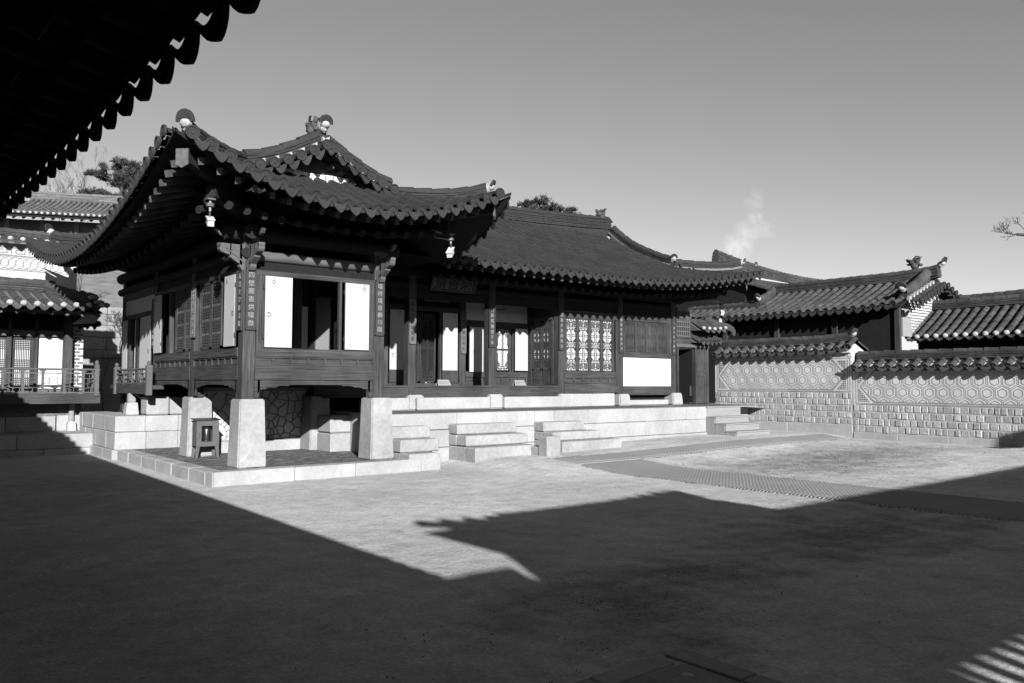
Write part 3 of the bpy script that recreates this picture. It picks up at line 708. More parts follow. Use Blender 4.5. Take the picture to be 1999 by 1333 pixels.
def low_wall(F, u0, u1, npan, wood, apron=True):
    """sill, framed row of little panels, beam, carved apron"""
    mb = MB(); lb(mb, F, u0, u1, -.10, .015, 1.99, 2.13); mk('sill', mb, wood, hall)
    mb = MB(); lb(mb, F, u0, u1, -.09, -.025, 1.845, 1.99)
    lb(mb, F, u0, u1, -.03, .0, 1.965, 1.99); lb(mb, F, u0, u1, -.03, .0, 1.842, 1.862)
    st = (u1-u0)/npan
    for k in range(npan+1): lb(mb, F, max(u0, u0+k*st-.02), min(u1, u0+k*st+.02), -.03, -.002, 1.86, 1.967)
    mk('panel_row', mb, wood, hall)
    mb = MB(); lb(mb, F, u0, u1, -.10, .005, 1.605, 1.84); mk('beam', mb, wood, hall)
    if apron:
        mb = MB(); scallop(mb, F, u0, u1, 1.595, 1.31, -.05, -.01); mk('apron', mb, wood, hall)
FS = frame((0, 12.86), (1, 0), (0, -1)); FW = frame((4.895, 0), (0, 1), (-1, 0))
low_wall(FS, 5.11, 7.29, 7, 'wood_x'); low_wall(FW, 13.06, 15.24, 7, 'wood_y'); low_wall(FW, 15.46, 17.65, 7, 'wood_y')
def ring(mb, c, r, n, t=.004):
    n = V(n).normalized(); a = n.cross(V((0, 0, 1))).normalized(); b2 = a.cross(n)
    mb.tube([V(c)+(a*math.cos(k*math.pi/8)+b2*math.sin(k*math.pi/8))*r for k in range(17)], t, 5, cap=False)
def door(F, u0, u1, z0, z1, v, ringu=None, hook=None, wood_h=0.0, paper='paper', ringz=None, parent=None):
    """leaf pasted over with white paper on its outer side, wooden frame behind"""
    p_ = parent or hall
    mb = MB(); mb.mi = 0; lb(mb, F, u0, u1, v-.035, v-.008, z0, z1); mb.mi = 1; lb(mb, F, u0+.006, u1-.006, v-.008, v, z0+wood_h+.006, z1-.006)
    if wood_h:
        mb.mi = 0; lb(mb, F, u0, u1, v-.008, v, z0, z0+.05); lb(mb, F, u0, u0+.04, v-.008, v, z0+.05, z0+wood_h); lb(mb, F, u1-.04, u1, v-.008, v, z0+.05, z0+wood_h)
    d = mk('door', mb, ['wood_z', paper], p_)
    o, e, n = F
    if ringu is not None:
        mb = MB(); zc = ringz or (z0+z1)/2-.02; c = o+e*ringu+n*(v+.008)+V((0, 0, zc)); ring(mb, c-V((0, 0, .03)), .032, n); mb.blob(c, .012, .012, .012, 1); mk('ring_handle', mb, 'iron', d)
    if hook is not None:
        mb = MB(); c = o+e*hook+n*(v+.006)+V((0, 0, z1-.03)); mb.tube([c, c-V((0, 0, .045))], .006, 5); ring(mb, c-V((0, 0, .07)), .024, n); mk('hook', mb, 'iron', d)
    mb = MB()
    for zz in (z0+.18, z1-.18): mb.obox(o+e*(u0-.012)+n*(v-.01)+V((0, 0, zz)), e*.012, n*.012, V((0, 0, .035)))
    mk('hinge', mb, 'iron', d)
    return d
# south opening
mb = MB(); lb(mb, FS, 5.11, 7.29, -.10, .01, 3.325, 3.405); mk('lintel', mb, 'wood_x', hall)
mb = MB(); lb(mb, FS, 5.11, 7.29, -.10, -.04, 3.405, 3.56); mk('frieze', mb, 'wood_dark', hall)
beam_round((4.9, 12.9, 3.64), (7.5, 12.9, 3.64), .085, m='wood_pale'); beam_round((4.6, 12.92, 3.98), (7.8, 12.92, 3.98), .12, m='wood_raft')
mb = MB(); lb(mb, FS, 5.12, 5.20, -.10, .005, 2.13, 3.325); lb(mb, FS, 7.20, 7.285, -.10, .005, 2.13, 3.325); lb(mb, FS, 5.21, 5.26, -.06, .0, 2.13, 3.325); lb(mb, FS, 6.60, 6.65, -.06, .01, 2.13, 3.325)
mk('window_post', mb, 'wood_z', hall)
door(FS, 5.235, 5.715, 2.135, 3.318, .055, 5.30, 5.38); door(FS, 6.69, 7.17, 2.135, 3.318, .055, None, 7.06)
# west openings
def west_bay(u0, u1, leaf, lats):
    mb = MB(); lb(mb, FW, u0, u1, -.10, .01, 3.345, 3.42); mk('lintel', mb, 'wood_y', hall)
    mb = MB(); lb(mb, FW, u0, u1, -.10, -.04, 3.42, 3.6); mk('frieze', mb, 'wood_dark', hall)
    door(FW, leaf[0], leaf[1], 2.15, 3.335, .06, leaf[0]+.07, leaf[1]-.12)
    for a, b2 in lats:
        mb = MB(); lb(mb, FW, a, b2, -.05, -.03, 2.14, 3.34)
        for k in (a, b2-.045): lb(mb, FW, k, k+.045, -.05, .0, 2.14, 3.34)
        lb(mb, FW, a, b2, -.05, .0, 2.14, 2.19); lb(mb, FW, a, b2, -.05, .0, 3.29, 3.34)
        nb = 5
        for k in range(1, nb): x = a+.045+(b2-a-.09)*k/nb; lb(mb, FW, x-.011, x+.011, -.04, -.01, 2.19, 3.29)
        z = 2.21
        while z < 3.28:
            for q in range(3):
                if z < 3.28: lb(mb, FW, a+.04, b2-.04, -.04, -.006, z, z+.026); z += .047
            lb(mb, FW, a+.04, b2-.04, -.04, -.008, z, z+.045); z += .105
        mk('lattice_shutter', mb, 'wood_z', hall)
west_bay(13.06, 15.24, (13.08, 13.56), ((13.86, 14.36), (14.38, 14.88)))
west_bay(15.46, 17.65, (17.1, 17.6), ((15.82, 16.32), (15.3+.16, 15.8)))
mb = MB(); lb(mb, FW, 16.34, 16.4, -.1, 0, 2.13, 3.34); lb(mb, FW, 16.72, 16.78, -.08, 0, 2.13, 3.34); lb(mb, FW, 14.93, 14.99, -.08, 0, 2.13, 3.34); mk('window_post', mb, 'wood_z', hall)
mb = MB()
for k in range(4): lb(mb, FW, 16.45+.06*k, 16.462+.06*k, -.14, -.13, 2.14, 3.3)
for k in range(9): lb(mb, FW, 16.4, 16.72, -.14, -.13, 2.2+.13*k, 2.212+.13*k)
mk('inner_lattice', mb, 'wood_z', hall)
beam_round((4.92, 12.8, 3.66), (4.92, 20.6, 3.66), .085, m='wood_raft'); beam_round((4.92, 12.6, 3.98), (4.92, 20.6, 3.98), .12, m='wood_raft')
# third west bay with plaster frieze, two doors and the small veranda
mb = MB(); lb(mb, FW, 17.86, 20.2, -.08, -.03, 3.08, 3.42); mk('plaster_panel', mb, 'plaster', hall)
mb = MB(); lb(mb, FW, 17.86, 20.2, -.08, .0, 2.98, 3.08); lb(mb, FW, 17.86, 20.2, -.08, .0, 3.42, 3.6); lb(mb, FW, 18.75, 18.82, -.08, 0, 1.5, 2.98); lb(mb, FW, 19.68, 19.76, -.08, 0, 1.5, 2.98); lb(mb, FW, 19.1, 19.3, -.09, -.03, 1.5, 2.98); mk('door_frame', mb, 'wood_y', hall)
door(FW, 17.93, 18.73, 1.56, 2.97, .03, 18.05, None); door(FW, 19.78, 20.17, 1.56, 2.97, .03, None, None)
mb = MB(); lb(mb, FW, 19.32, 19.38, -.05, -.03, 1.56, 2.95); lb(mb, FW, 18.86, 18.92, -.05, -.03, 1.56, 2.95); mk('inner_door', mb, 'paper', hall)
mb = MB(); mb.box(4.66, 4.95, 17.2, 20.3, 1.42, 1.5); lb(mb, frame((4.66, 0), (0, 1), (-1, 0)), 17.22, 19.85, -.06, .02, 1.32, 1.53); mk('veranda_floor', mb, 'wood_y', hall)
def railing(parent, F, u0, u1, z0, z1, wood, posts, fret):
    mb = MB(); o, e, n = F
    mb.tube([o+e*u0+V((0, 0, z1)), o+e*u1+V((0, 0, z1))], .022, 8); lb(mb, F, u0, u1, -.018, .018, z1-.10, z1-.075); lb(mb, F, u0, u1, -.022, .022, z0, z0+.03)
    mk('rail', mb, wood, parent)
    mb = MB()
    for u in posts: lb(mb, F, u-.025, u+.025, -.025, .025, z0-.02, z1-.07); lb(mb, F, u-.06, u+.06, -.02, .02, z1-.045, z1-.02); lb(mb, F, u-.03, u+.03, -.02, .02, z1-.075, z1-.045)
    mk('baluster', mb, wood, parent)
    mb = MB(); zt = z1-.10
    for a, b2 in zip([u0]+list(posts), list(posts)+[u1]):
        w = b2-a
        if w < .12: continue
        for (x0, y0, x1, y1) in fret: mb.bar(o+e*(a+w*x0)+V((0, 0, lerp(z0+.03, zt, y0))), o+e*(a+w*x1)+V((0, 0, lerp(z0+.03, zt, y1))), .014, .014)
    mk('fretwork', mb, wood, parent)
FRET = [(0, .75, .7, .75), (.7, 1, .7, .4), (.3, .75, .3, .25), (0, .45, .3, .45), (.3, .55, .7, .55), (.3, .25, 1, .25), (.7, .4, 1, .4), (.5, .25, .5, 0), (0, .2, .3, .2), (.85, .25, .85, .0)]
railing(hall, frame((4.655, 0), (0, 1), (-1, 0)), 17.25, 19.8, 1.53, 1.83, 'wood_pale', [17.75, 18.4, 19.05], FRET)
mb = MB()
for y in (17.2, 19.72): mb.box(4.60, 4.71, y-.055, y+.055, 1.3, 1.90); mb.blob((4.655, y, 1.94), .045, .045, .055, 2)
mk('railing_post', mb, 'wood_pale', hall)
# brackets on the corner columns
def bracket(o, d):
    d = V((d[0], d[1], 0)); s = V((-d.y, d.x, 0)); o = V(o)
    pts = [(0, 3.36), (.10, 3.38), (.14, 3.43), (.10, 3.45), (.22, 3.52), (.30, 3.57), (.28, 3.60), (.36, 3.62), (.44, 3.645), (.47, 3.68), (.455, 3.71), (.48, 3.74), (.46, 3.775), (.34, 3.785), (.22, 3.79), (.12, 3.77), (.05, 3.86), (0, 3.87)]
    mb = MB(); k = len(pts)
    low = pts[:13]; 
    for (a, za), (b2, zb) in zip(low, low[1:]):
        if b2 > a:
            def top(x): return lerp(3.87, 3.77, min(1, x/.12)) if x < .12 else 3.785
            mb.prism([o+d*a-s*.05+V((0, 0, za)), o+d*b2-s*.05+V((0, 0, zb)), o+d*b2-s*.05+V((0, 0, top(b2))), o+d*a-s*.05+V((0, 0, top(a)))], s*.10)
    for q in range(5): mb.tube([o+d*(.08+.06*q)-s*.055+V((0, 0, 3.5+.045*q)), o+d*(.14+.06*q)-s*.055+V((0, 0, 3.56+.04*q))], .012, 5); mb.tube([o+d*(.08+.06*q)+s*.055+V((0, 0, 3.5+.045*q)), o+d*(.14+.06*q)+s*.055+V((0, 0, 3.56+.04*q))], .012, 5)
    mb.prism([o+d*.50-s*.03+V((0, 0, 3.93)), o+d*.56-s*.03+V((0, 0, 3.99)), o+d*.50-s*.03+V((0, 0, 4.02)), o+d*.42-s*.03+V((0, 0, 3.9))], s*.06)
    mk('bracket', mb, 'wood_pale', hall)
bracket((4.96, 12.9, 0), (-1, 0)); bracket((5.0, 12.87, 0), (0, -1)); bracket((7.4, 12.87, 0), (0, -1))
mb = MB(); mb.cbox(4.86, 5.14, 12.81, 13.09, 3.86, 3.95, .02); mb.cbox(7.26, 7.54, 12.81, 13.09, 3.86, 3.95, .02); mk('bearing_block', mb, 'wood_pale', hall)
# inside the pavilion: paper panel on the east wall, standing door, dark walls
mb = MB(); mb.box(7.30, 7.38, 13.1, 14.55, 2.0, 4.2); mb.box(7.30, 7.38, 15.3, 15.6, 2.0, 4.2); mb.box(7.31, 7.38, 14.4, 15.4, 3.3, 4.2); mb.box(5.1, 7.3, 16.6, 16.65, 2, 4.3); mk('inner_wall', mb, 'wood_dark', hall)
FE = frame((7.33, 0), (0, 1), (-1, 0)); door(FE, 14.62, 15.27, 2.02, 3.25, .02, None, None)
FI = frame((0, 16.47), (1, 0), (0, -1)); door(FI, 7.49, 7.73, 2.02, 3.22, .02, None, None)

# ---- hall porch
FH = frame((0, 15.22), (1, 0), (0, -1)); FI = frame((0, 16.42), (1, 0), (0, -1))
beam_round((7.5, 15.3, 4.02), (18.9, 15.3, 4.02), .12, m='wood_raft'); beam_round((7.5, 15.3, 3.74), (18.7, 15.3, 3.74), .08, m='wood_raft')
mb = MB(); lb(mb, FH, 7.5, 18.4, -.15, -.05, 3.46, 3.66); lb(mb, FI, 7.5, 14, -.1, 0, 3.6, 4.3); mk('tie_beam', mb, 'wood_dark', hall)
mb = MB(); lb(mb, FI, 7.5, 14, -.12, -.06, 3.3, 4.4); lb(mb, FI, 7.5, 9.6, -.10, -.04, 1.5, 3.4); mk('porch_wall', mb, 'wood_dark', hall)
mb = MB(); lb(mb, FI, 11.93, 13.96, -.07, -.02, 3.15, 3.59); mk('plaster_panel', mb, 'plaster', hall)
mb = MB(); lb(mb, FI, 11.93, 13.96, -.08, 0, 3.0, 3.15); lb(mb, FI, 9.7, 11.73, -.08, 0, 3.30, 3.42)
lb(mb, FI, 11.93, 13.96, -.08, -.01, 1.505, 1.60); lb(mb, FI, 11.93, 13.96, -.08, -.035, 1.6, 1.72); lb(mb, FI, 11.93, 13.96, -.08, 0, 1.72, 1.86)
for k in range(8): lb(mb, FI, 11.95+k*.28, 11.99+k*.28, -.05, -.005, 1.6, 1.72)
lb(mb, FI, 9.7, 11.73, -.1, .02, 1.505, 1.56); mk('porch_frame', mb, 'wood_x', hall)
mb = MB()
for u in (10.14, 11.15, 12.46, 12.86, 13.34, 13.43): lb(mb, FI, u, u+.045, -.08, .0, 1.56 if u < 11.5 else 1.86, 3.3 if u < 11.5 else 3.0)
mk('door_post', mb, 'wood_z', hall)
door(FI, 9.72, 10.12, 1.57, 3.29, .03, 9.80, 10.0, wood_h=.30, ringz=2.25); door(FI, 11.21, 11.66, 1.57, 3.29, .03, None, 11.55, wood_h=.30)
door(FI, 12.01, 12.45, 1.84, 2.985, .05, 12.14, 12.12); door(FI, 13.49, 13.93, 1.89, 3.0, .05, None, 13.85)
def lattice_panel(parent, F, u0, u1, z0, z1, v, pts, t=.010, fr=.03, backing='paper', name='lattice_window'):
    mb = MB(); lb(mb, F, u0, u1, v-.02, v-.012, z0, z1); w = mk(name, mb, backing, parent)
    mb = MB(); o, e, n = F
    lb(mb, F, u0, u0+fr, v-.03, v+.012, z0, z1); lb(mb, F, u1-fr, u1, v-.03, v+.012, z0, z1); lb(mb, F, u0, u1, v-.03, v+.012, z0, z0+fr); lb(mb, F, u0, u1, v-.03, v+.012, z1-fr, z1)
    um = (u0+u1)/2; zm = (z0+z1)/2; hw = (u1-u0)/2-fr*.8; hz = (z1-z0)/2-fr*.8; seen = set()
    for x0, y0, x1, y1 in pts:
        for sx in (-1, 1):
            for sy in (-1, 1):
                k = (round(sx*x0, 3), round(sy*y0, 3), round(sx*x1, 3), round(sy*y1, 3))
                if k in seen: continue
                seen.add(k)
                p = o+e*(um+sx*x0*hw)+n*v+V((0, 0, zm+sy*y0*hz)); q = o+e*(um+sx*x1*hw)+n*v+V((0, 0, zm+sy*y1*hz)); mb.bar(p, q, t, .014, n)
    mk('lattice', mb, 'wood_z', w); return w
def Q(lst, wx, wy): return [(a/wx, b2/wy, c/wx, d/wy) for a, b2, c, d in lst]
QUART = Q([(1, 3, 1, 14), (0, 0, 6, 0), (0, 1.3, 4.6, 1.3), (0, 2.6, 3, 2.6), (4.6, 0, 4.6, 1.3), (3, 1.3, 3, 2.6), (4.6, 1.3, 6, 1.3), (3, 2.6, 3, 3.6), (3, 3.6, 4, 3.6), (4, 2.6, 4, 4.6), (4, 4.6, 5, 4.6), (5, 2.6, 5, 5.6), (5, 5.6, 6, 5.6), (4, 2.6, 6, 2.6), (5, 3.6, 6, 3.6),
           (1, 7.8, 6, 7.8), (1, 9.4, 6, 9.4), (0, 3, 1, 3), (6, 11.5, 5, 11.5), (5, 11.5, 5, 15.5), (5, 12.5, 4, 12.5), (4, 12.5, 4, 14), (4, 14, 0, 14), (4, 13.5, 6, 13.5), (0, 15.5, 6, 15.5), (2, 14, 2, 15.5),
           (0, 16.8, 6, 16.8), (1, 16.8, 1, 23), (2.2, 16.8, 2.2, 22), (3.4, 18, 3.4, 24), (4.6, 16.8, 4.6, 22), (1, 18, 3.4, 18), (3.4, 19.3, 6, 19.3), (0, 20.5, 2.2, 20.5), (2.2, 22, 5.4, 22), (0, 23, 1, 23), (4.6, 20.5, 6, 20.5), (3.4, 18, 4.6, 18)], 6, 24)
FULL = Q([(.35, 0, .35, 10), (0, 0, 4, 0), (0, .35, 4, .35), (4, 3.2, 3.4, 3.2), (3.4, 3.2, 3.4, 8), (3.4, 8, 2.8, 8), (2.8, 7.2, 2.8, 9.2), (2.8, 9.2, 1.8, 9.2), (1.8, 8.2, 1.8, 10), (.35, 10, 1.8, 10), (0, 11, 4, 11), (1, 10, 1, 12), (2.8, 9.2, 2.8, 12), (3.4, 8, 3.4, 11), (1.8, 8.2, 4, 8.2), (2.8, 7.2, 4, 7.2), (1.8, 11, 1.8, 12), (0, 10, .35, 10), (3.4, 2.2, 4, 2.2), (3.4, 2.2, 3.4, 3.2)], 4, 12)
lattice_panel(hall, FI, 12.52, 12.86, 1.88, 2.99, -.01, FULL); lattice_panel(hall, FI, 12.9, 13.33, 1.88, 2.99, -.01, FULL)
# dark double doors standing open to the unlit room
lattice_panel(hall, frame((0, 16.6), (1, 0), (0, -1)), 10.2, 10.65, 1.58, 3.25, 0, FULL, backing='wood_dark', name='inner_lattice_door'); lattice_panel(hall, frame((0, 16.6), (1, 0), (0, -1)), 10.67, 11.13, 1.58, 3.25, 0, FULL, backing='wood_dark', name='inner_lattice_door')
# partition with folding lattice doors facing west
FP = frame((13.98, 0), (0, 1), (-1, 0))
mb = MB(); lb(mb, FP, 15.42, 16.42, -.04, -.02, 3.25, 4.2); lb(mb, FP, 16.26, 16.4, -.04, .02, 1.505, 3.3); lb(mb, FP, 15.42, 15.5, -.04, .02, 1.505, 3.3); lb(mb, FP, 15.42, 16.4, -.04, .03, 3.2, 3.3); lb(mb, FP, 15.42, 16.4, -.04, .03, 1.505, 1.55); mk('partition_frame', mb, 'wood_y', hall)
for a, b2 in ((15.52, 15.86), (15.88, 16.24)):
    mb = MB(); lb(mb, FP, a, b2, -.03, .008, 1.55, 1.90); lb(mb, FP, a+.05, b2-.05, .008, .014, 1.6, 1.85); mk('door_panel', mb, 'wood_y', hall)
    lattice_panel(hall, FP, a, b2, 1.90, 3.2, 0, QUART, t=.014, fr=.05)
# bay with the ornate lattice window
mb = MB(); lb(mb, FH, 14.18, 16.19, -.10, .0, 3.27, 3.45); lb(mb, FH, 14.18, 16.19, -.10, .0, 1.72, 1.87); lb(mb, FH, 14.18, 16.19, -.10, -.03, 1.575, 1.72); lb(mb, FH, 14.18, 16.19, -.10, -.005, 1.70, 1.725); lb(mb, FH, 14.18, 16.19, -.10, -.005, 1.565, 1.59); lb(mb, FH, 14.18, 16.19, -.10, 0, 1.31, 1.56)
for k in range(7): u = 14.2+k*.327; lb(mb, FH, u-.03, u+.03, -.06, -.006, 1.59, 1.70)
mk('window_wall', mb, 'wood_x', hall)
mb = MB()
for u in (14.18, 14.62, 15.07, 15.52, 15.97): lb(mb, FH, u, u+.055, -.08, -.012, 1.87, 3.27)
lb(mb, FH, 16.1, 16.19, -.08, -.02, 1.87, 3.27); mk('window_post', mb, 'wood_z', hall)
for u in (14.235, 14.675, 15.125, 15.575): lattice_panel(hall, FH, u, u+.39, 1.875, 3.265, -.02, QUART, t=.011, fr=.032)
# white plaster bay with shutters above
mb = MB(); lb(mb, FH, 16.38, 18.41, -.08, -.03, 1.495, 2.285); mk('plaster_panel', mb, 'plaster_white', hall)
mb = MB(); lb(mb, FH, 16.38, 18.41, -.10, 0, 2.29, 2.44); lb(mb, FH, 16.38, 18.41, -.10, 0, 3.30, 3.45); lb(mb, FH, 16.38, 18.41, -.10, -.005, 1.25, 1.49); mk('window_frame', mb, 'wood_x', hall)
mb = MB(); lb(mb, FH, 16.38, 16.43, -.1, 0, 2.44, 3.3); lb(mb, FH, 18.26, 18.41, -.1, 0, 2.44, 3.3); mk('window_post', mb, 'wood_z', hall)
for k in range(4):
    a = 16.44+k*.454; b2 = a+.448; mb = MB(); lb(mb, FH, a, b2, -.06, -.035, 2.45, 3.29)
    for q in (a, b2-.035): lb(mb, FH, q, q+.035, -.06, -.012, 2.45, 3.29)
    for zc in (2.50, 2.83, 3.19):
        n_ = 4 if zc < 3.1 else 3
        for j in range(n_): lb(mb, FH, a+.03, b2-.03, -.04, -.016, zc+.035*j, zc+.035*j+.014)
    for j in range(8): u = a+.05+j*.05; lb(mb, FH, u, u+.008, -.036, -.028, 2.46, 3.28)
    mk('shutter', mb, 'wood_z', hall)
# door lifting hooks hung from the porch ceiling
for x0, x1, y, z in ((12.05, 12.75, 15.9, 3.41), (9.62, 10.1, 15.9, 3.52), (10.35, 11.05, 15.9, 3.5)):
    mb = MB(); mb.tube([(x0, y, z), (x1, y, z)], .018, 6); mb.tube([(x0+.02, y, z), (x0+.01, y, z+.4)], .006, 5); mb.tube([(x1-.03, y, z), (x1-.02, y, z+.4)], .006, 5); mk('lifting_bar', mb, 'wood_pale', hall)

# ------------------------------------------------------------------ signboards hung on the columns
def couplet(c, e, n, w, z0, z1, words, m, ink, label, gap=1.0):
    c = V(c); e = V(e); n = V(n)
    o = thing('column_signboard', label, 'signboard', (c.x, c.y, z0), 'calligraphy boards on the hall columns')
    mb = MB(); mid = c+V((0, 0, (z0+z1)/2)); mb.obox(mid+n*.018, e*(w/2), n*.010, V((0, 0, (z1-z0)/2)))
    for s in (-1, 1): mb.obox(mid+n*.03+e*s*(w/2-.006), e*.006, n*.006, V((0, 0, (z1-z0)/2)))
    for s in (-1, 1): mb.obox(mid+n*.03+V((0, 0, s*((z1-z0)/2-.006))), e*(w/2), n*.006, V((0, 0, .006)))
    for s in (-1, 1):
        for q in (-1, 1): mb.blob(mid+n*.03+e*s*(w/2-.03)+V((0, 0, q*((z1-z0)/2-.035))), .008, .008, .008, 1)
    mk('panel', mb, m, o)
    mb = MB(); k = len(words); sz = (z1-z0-.10)/k
    text_mesh(mb, words, c+n*.029+V((0, 0, z1-.05-sz/2-.0)), e, (0, 0, 1), min(sz*.8, w*.56), True, gap=sz/min(sz*.8, w*.56), depth=.003)
    mk('lettering', mb, ink, o)
NS, NW_ = (0, -1, 0), (-1, 0, 0)
couplet((5.01, 12.845, 0), (1, 0, 0), NS, .185, 2.41, 3.42, '四壁圖書供嘯傲', 'board', 'white_paint', 'dark board with seven white characters on the sunny south face of the corner pavilion column')
couplet((4.895, 12.95, 0), (0, -1, 0), NW_, .19, 2.40, 3.40, '瓦當文字作書籤', 'board', 'white_paint', 'white lettered board on the narrow west face of the pavilion corner column')
couplet((7.39, 12.845, 0), (1, 0, 0), NS, .185, 2.41, 3.42, '墙待境音輞川圖', 'board', 'white_paint', 'white lettered dark board on the column right of the pavilion paper windows')
couplet((4.895, 15.25, 0), (0, -1, 0), NW_, .20, 2.38, 3.38, '滿架琴書春晝永', 'board_pale', 'white_paint', 'pale worn board on the second pavilion column, half in shade')
couplet((4.895, 17.78, 0), (0, -1, 0), NW_, .18, 2.25, 3.3, '半窓風月自閒居', 'board', 'white_paint', 'narrow board between plaster frieze and white door on west side')
couplet((9.59, 15.22, 0), (1, 0, 0), NS, .178, 2.42, 3.41, '翠竹江村繞屋居', 'board_pale', 'dark_paint', 'board with dark characters, its upper half in the porch shade')
couplet((11.81, 15.22, 0), (1, 0, 0), NS, .178, 2.41, 3.42, '何與賓期望于年', 'board', 'white_paint', 'white lettered board on column beside the open paper window with hanging bar')
couplet((14.06, 15.22, 0), (1, 0, 0), NS, .178, 2.40, 3.43, '如蓮水自超無言', 'board', 'white_paint', 'white lettered board on column immediately left of the ornate lattice windows')
couplet((16.27, 15.22, 0), (1, 0, 0), NS, .168, 2.40, 3.41, '閒龍乾賓實淨月', 'board', 'white_paint', 'white lettered board between ornate lattice windows and dark shutters')
couplet((18.49, 15.22, 0), (1, 0, 0), NS, .155, 2.40, 3.43, '一盒天長子富年', 'board', 'white_paint', 'white lettered board on the end column beside the small side gate')
couplet((11.83, 16.405, 0), (1, 0, 0), NS, .165, 2.30, 3.35, '白雲山靜日長文', 'board_pale', 'dark_paint', 'board inside the porch on the inner column, lit only at its foot')
# name board under the hall eave
nb = thing('name_board', 'wide framed name board with three large dark characters under the porch eave', 'name board', (10.55, 15.0, 3.66))
ux = V((1, 0, 0)); uz = V((0, -.42, .91)).normalized(); nn = V((0, -.91, -.42)).normalized(); c = V((10.55, 15.0, 3.83))
mb = MB(); mb.obox(c, ux*.56, nn*.015, uz*.17); mk('panel', mb, 'board_pale', nb)
mb = MB()
for s in (-1, 1): mb.obox(c+uz*s*.185+nn*.02, ux*.62, nn*.03, uz*.02); mb.obox(c+ux*s*.59+nn*.02, ux*.03, nn*.03, uz*.17)
mk('frame', mb, 'board', nb)
mb = MB(); text_mesh(mb, '齋善樂', c-ux*.52-uz*.12+nn*.016, ux, uz, .345, depth=.006); mk('lettering', mb, 'dark_paint', nb)

# ------------------------------------------------------------------ steps, stones and small things in the yard
def steps(label, x0, x1s, zs, y1, base_z, group='stone steps up to the platform'):
    o = thing('stone_steps', label, 'stone steps', ((x0+x1s[0])/2, y1-.45, base_z), group)
    n = len(zs)
    for k, zt in enumerate(zs):                    # k = 0 is the lowest step
        mb = MB(); zb = base_z-.12 if k == 0 else zs[k-1]
        d = .30*(n-k)
        xj = x0+(x1s[k]-x0)*random.uniform(.8, 1.0) if False else x1s[k]
        mb.cbox(x0+.005*k, xj, y1-d, y1-d+.34, zb+.003, zt, .022, .005)
        if d > .34: mb.cbox(x0+.008, xj-.01, y1-d+.343, y1-.003, zb+.003, zt-.004, .015, .004)
        mk('step', mb, 'stone_rough', o)
    return o
steps('flight of three broad granite steps at the middle of the platform', 9.13, (10.62, 10.68, 10.62), (.345, .557, .757), 13.13, .13)
steps('granite steps behind the single carved stepping stone', 11.35, (13.1, 12.78, 12.55), (.36, .54, .74), 13.13, .17)
steps('granite steps half hidden behind the right pavilion pillar', 7.68, (8.33, 8.51, 8.52), (.30, .53, .755), 13.13, .19)
o = thing('mounting_stone', 'stepped granite block standing alone on the earth before the steps', 'stepping stone', (10.6, 11.8, .12))
mb = MB(); mb.cbox(10.48, 10.84, 11.74, 12.0, .0, .535, .015, .003); mk('block', mb, 'stone_rough', o)
mb = MB(); mb.cbox(10.49, 10.82, 12.003, 12.34, .0, .32, .015, .003); mk('lower_step', mb, 'stone_rough', o)
# coir mats
def carpet(name, label, x0, x1, y0, y1):
    nx = int((x1-x0)/.1)+1; ny = int((y1-y0)/.1)+1; mb = MB(); vs = []
    jit = {}
    for i in range(nx+1):
        for j in range(ny+1):
            x = lerp(x0, x1, i/nx); y = lerp(y0, y1, j/ny)
            ex = random.uniform(-.015, .015) if i in (0, nx) or j in (0, ny) else 0
            edge = i in (0, nx) or j in (0, ny)
            vs.append((x+ex, y+ex, gz(x, y)+(-.004 if edge else .022)+random.uniform(-.003, .003)))
    k = ny+1; mb.add(vs, [(i*k+j, (i+1)*k+j, (i+1)*k+j+1, i*k+j+1) for i in range(nx) for j in range(ny)])
    # knotted ropes across the weave
    n = int((y1-y0)/.085) if (y1-y0) < (x1-x0) else int((x1-x0)/.085)
    o = mk(name, mb, 'matting', smooth=True); return tag(o, label, 'mat', 'woven mats laid over the yard')
carpet('woven_mat', 'pale woven mat laid along the foot of the stone platform', 10.32, 20.0, 10.735, 11.5)
carpet('woven_mat', 'woven mat running from the platform mat into the dark shadow', 10.30, 12.02, -1.0, 10.72)
# dry tufts along the mats and in the far yard
mb = MB(); rg = random.Random(17)
def tuft(x, y, n, hh):
    for _ in range(n):
        a = rg.uniform(0, 6.28); px, py = x+rg.gauss(0, .025), y+rg.gauss(0, .025); z = gz(px, py)-.004; dx, dy = math.cos(a), math.sin(a); h = hh*rg.uniform(.5, 1.2); l = rg.uniform(.3, 1.0)*h
        mb.add([(px-dy*.006, py+dx*.006, z), (px+dy*.006, py-dx*.006, z), (px+dx*l, py+dy*l, z+h)], [(0, 1, 2)])
x = 10.3
while x < 19.5: tuft(x, 10.72 if x > 12.05 else 11.5, rg.choice((0, 1, 2, 5)), .025); x += .05
y = -.5
while y < 10.7: tuft(10.29, y, rg.choice((1, 2, 3, 6)), .03); tuft(12.03, y, rg.choice((0, 0, 1, 3)), .02); y += .045
for _ in range(900):
    x = rg.gauss(15.8, 2.2); y = rg.gauss(8.5, .9)
    if x < 20 and y < 10.6: tuft(x, y, 3, .022)
for _ in range(350): tuft(rg.gauss(4.6, 1.2), rg.gauss(3.9, .5), 2, .012)
og = mk('dry_grass', mb, 'twig_dark'); tag(og, 'dry dark grass tufts along the mat edges and in the far yard', 'grass', kind='stuff')
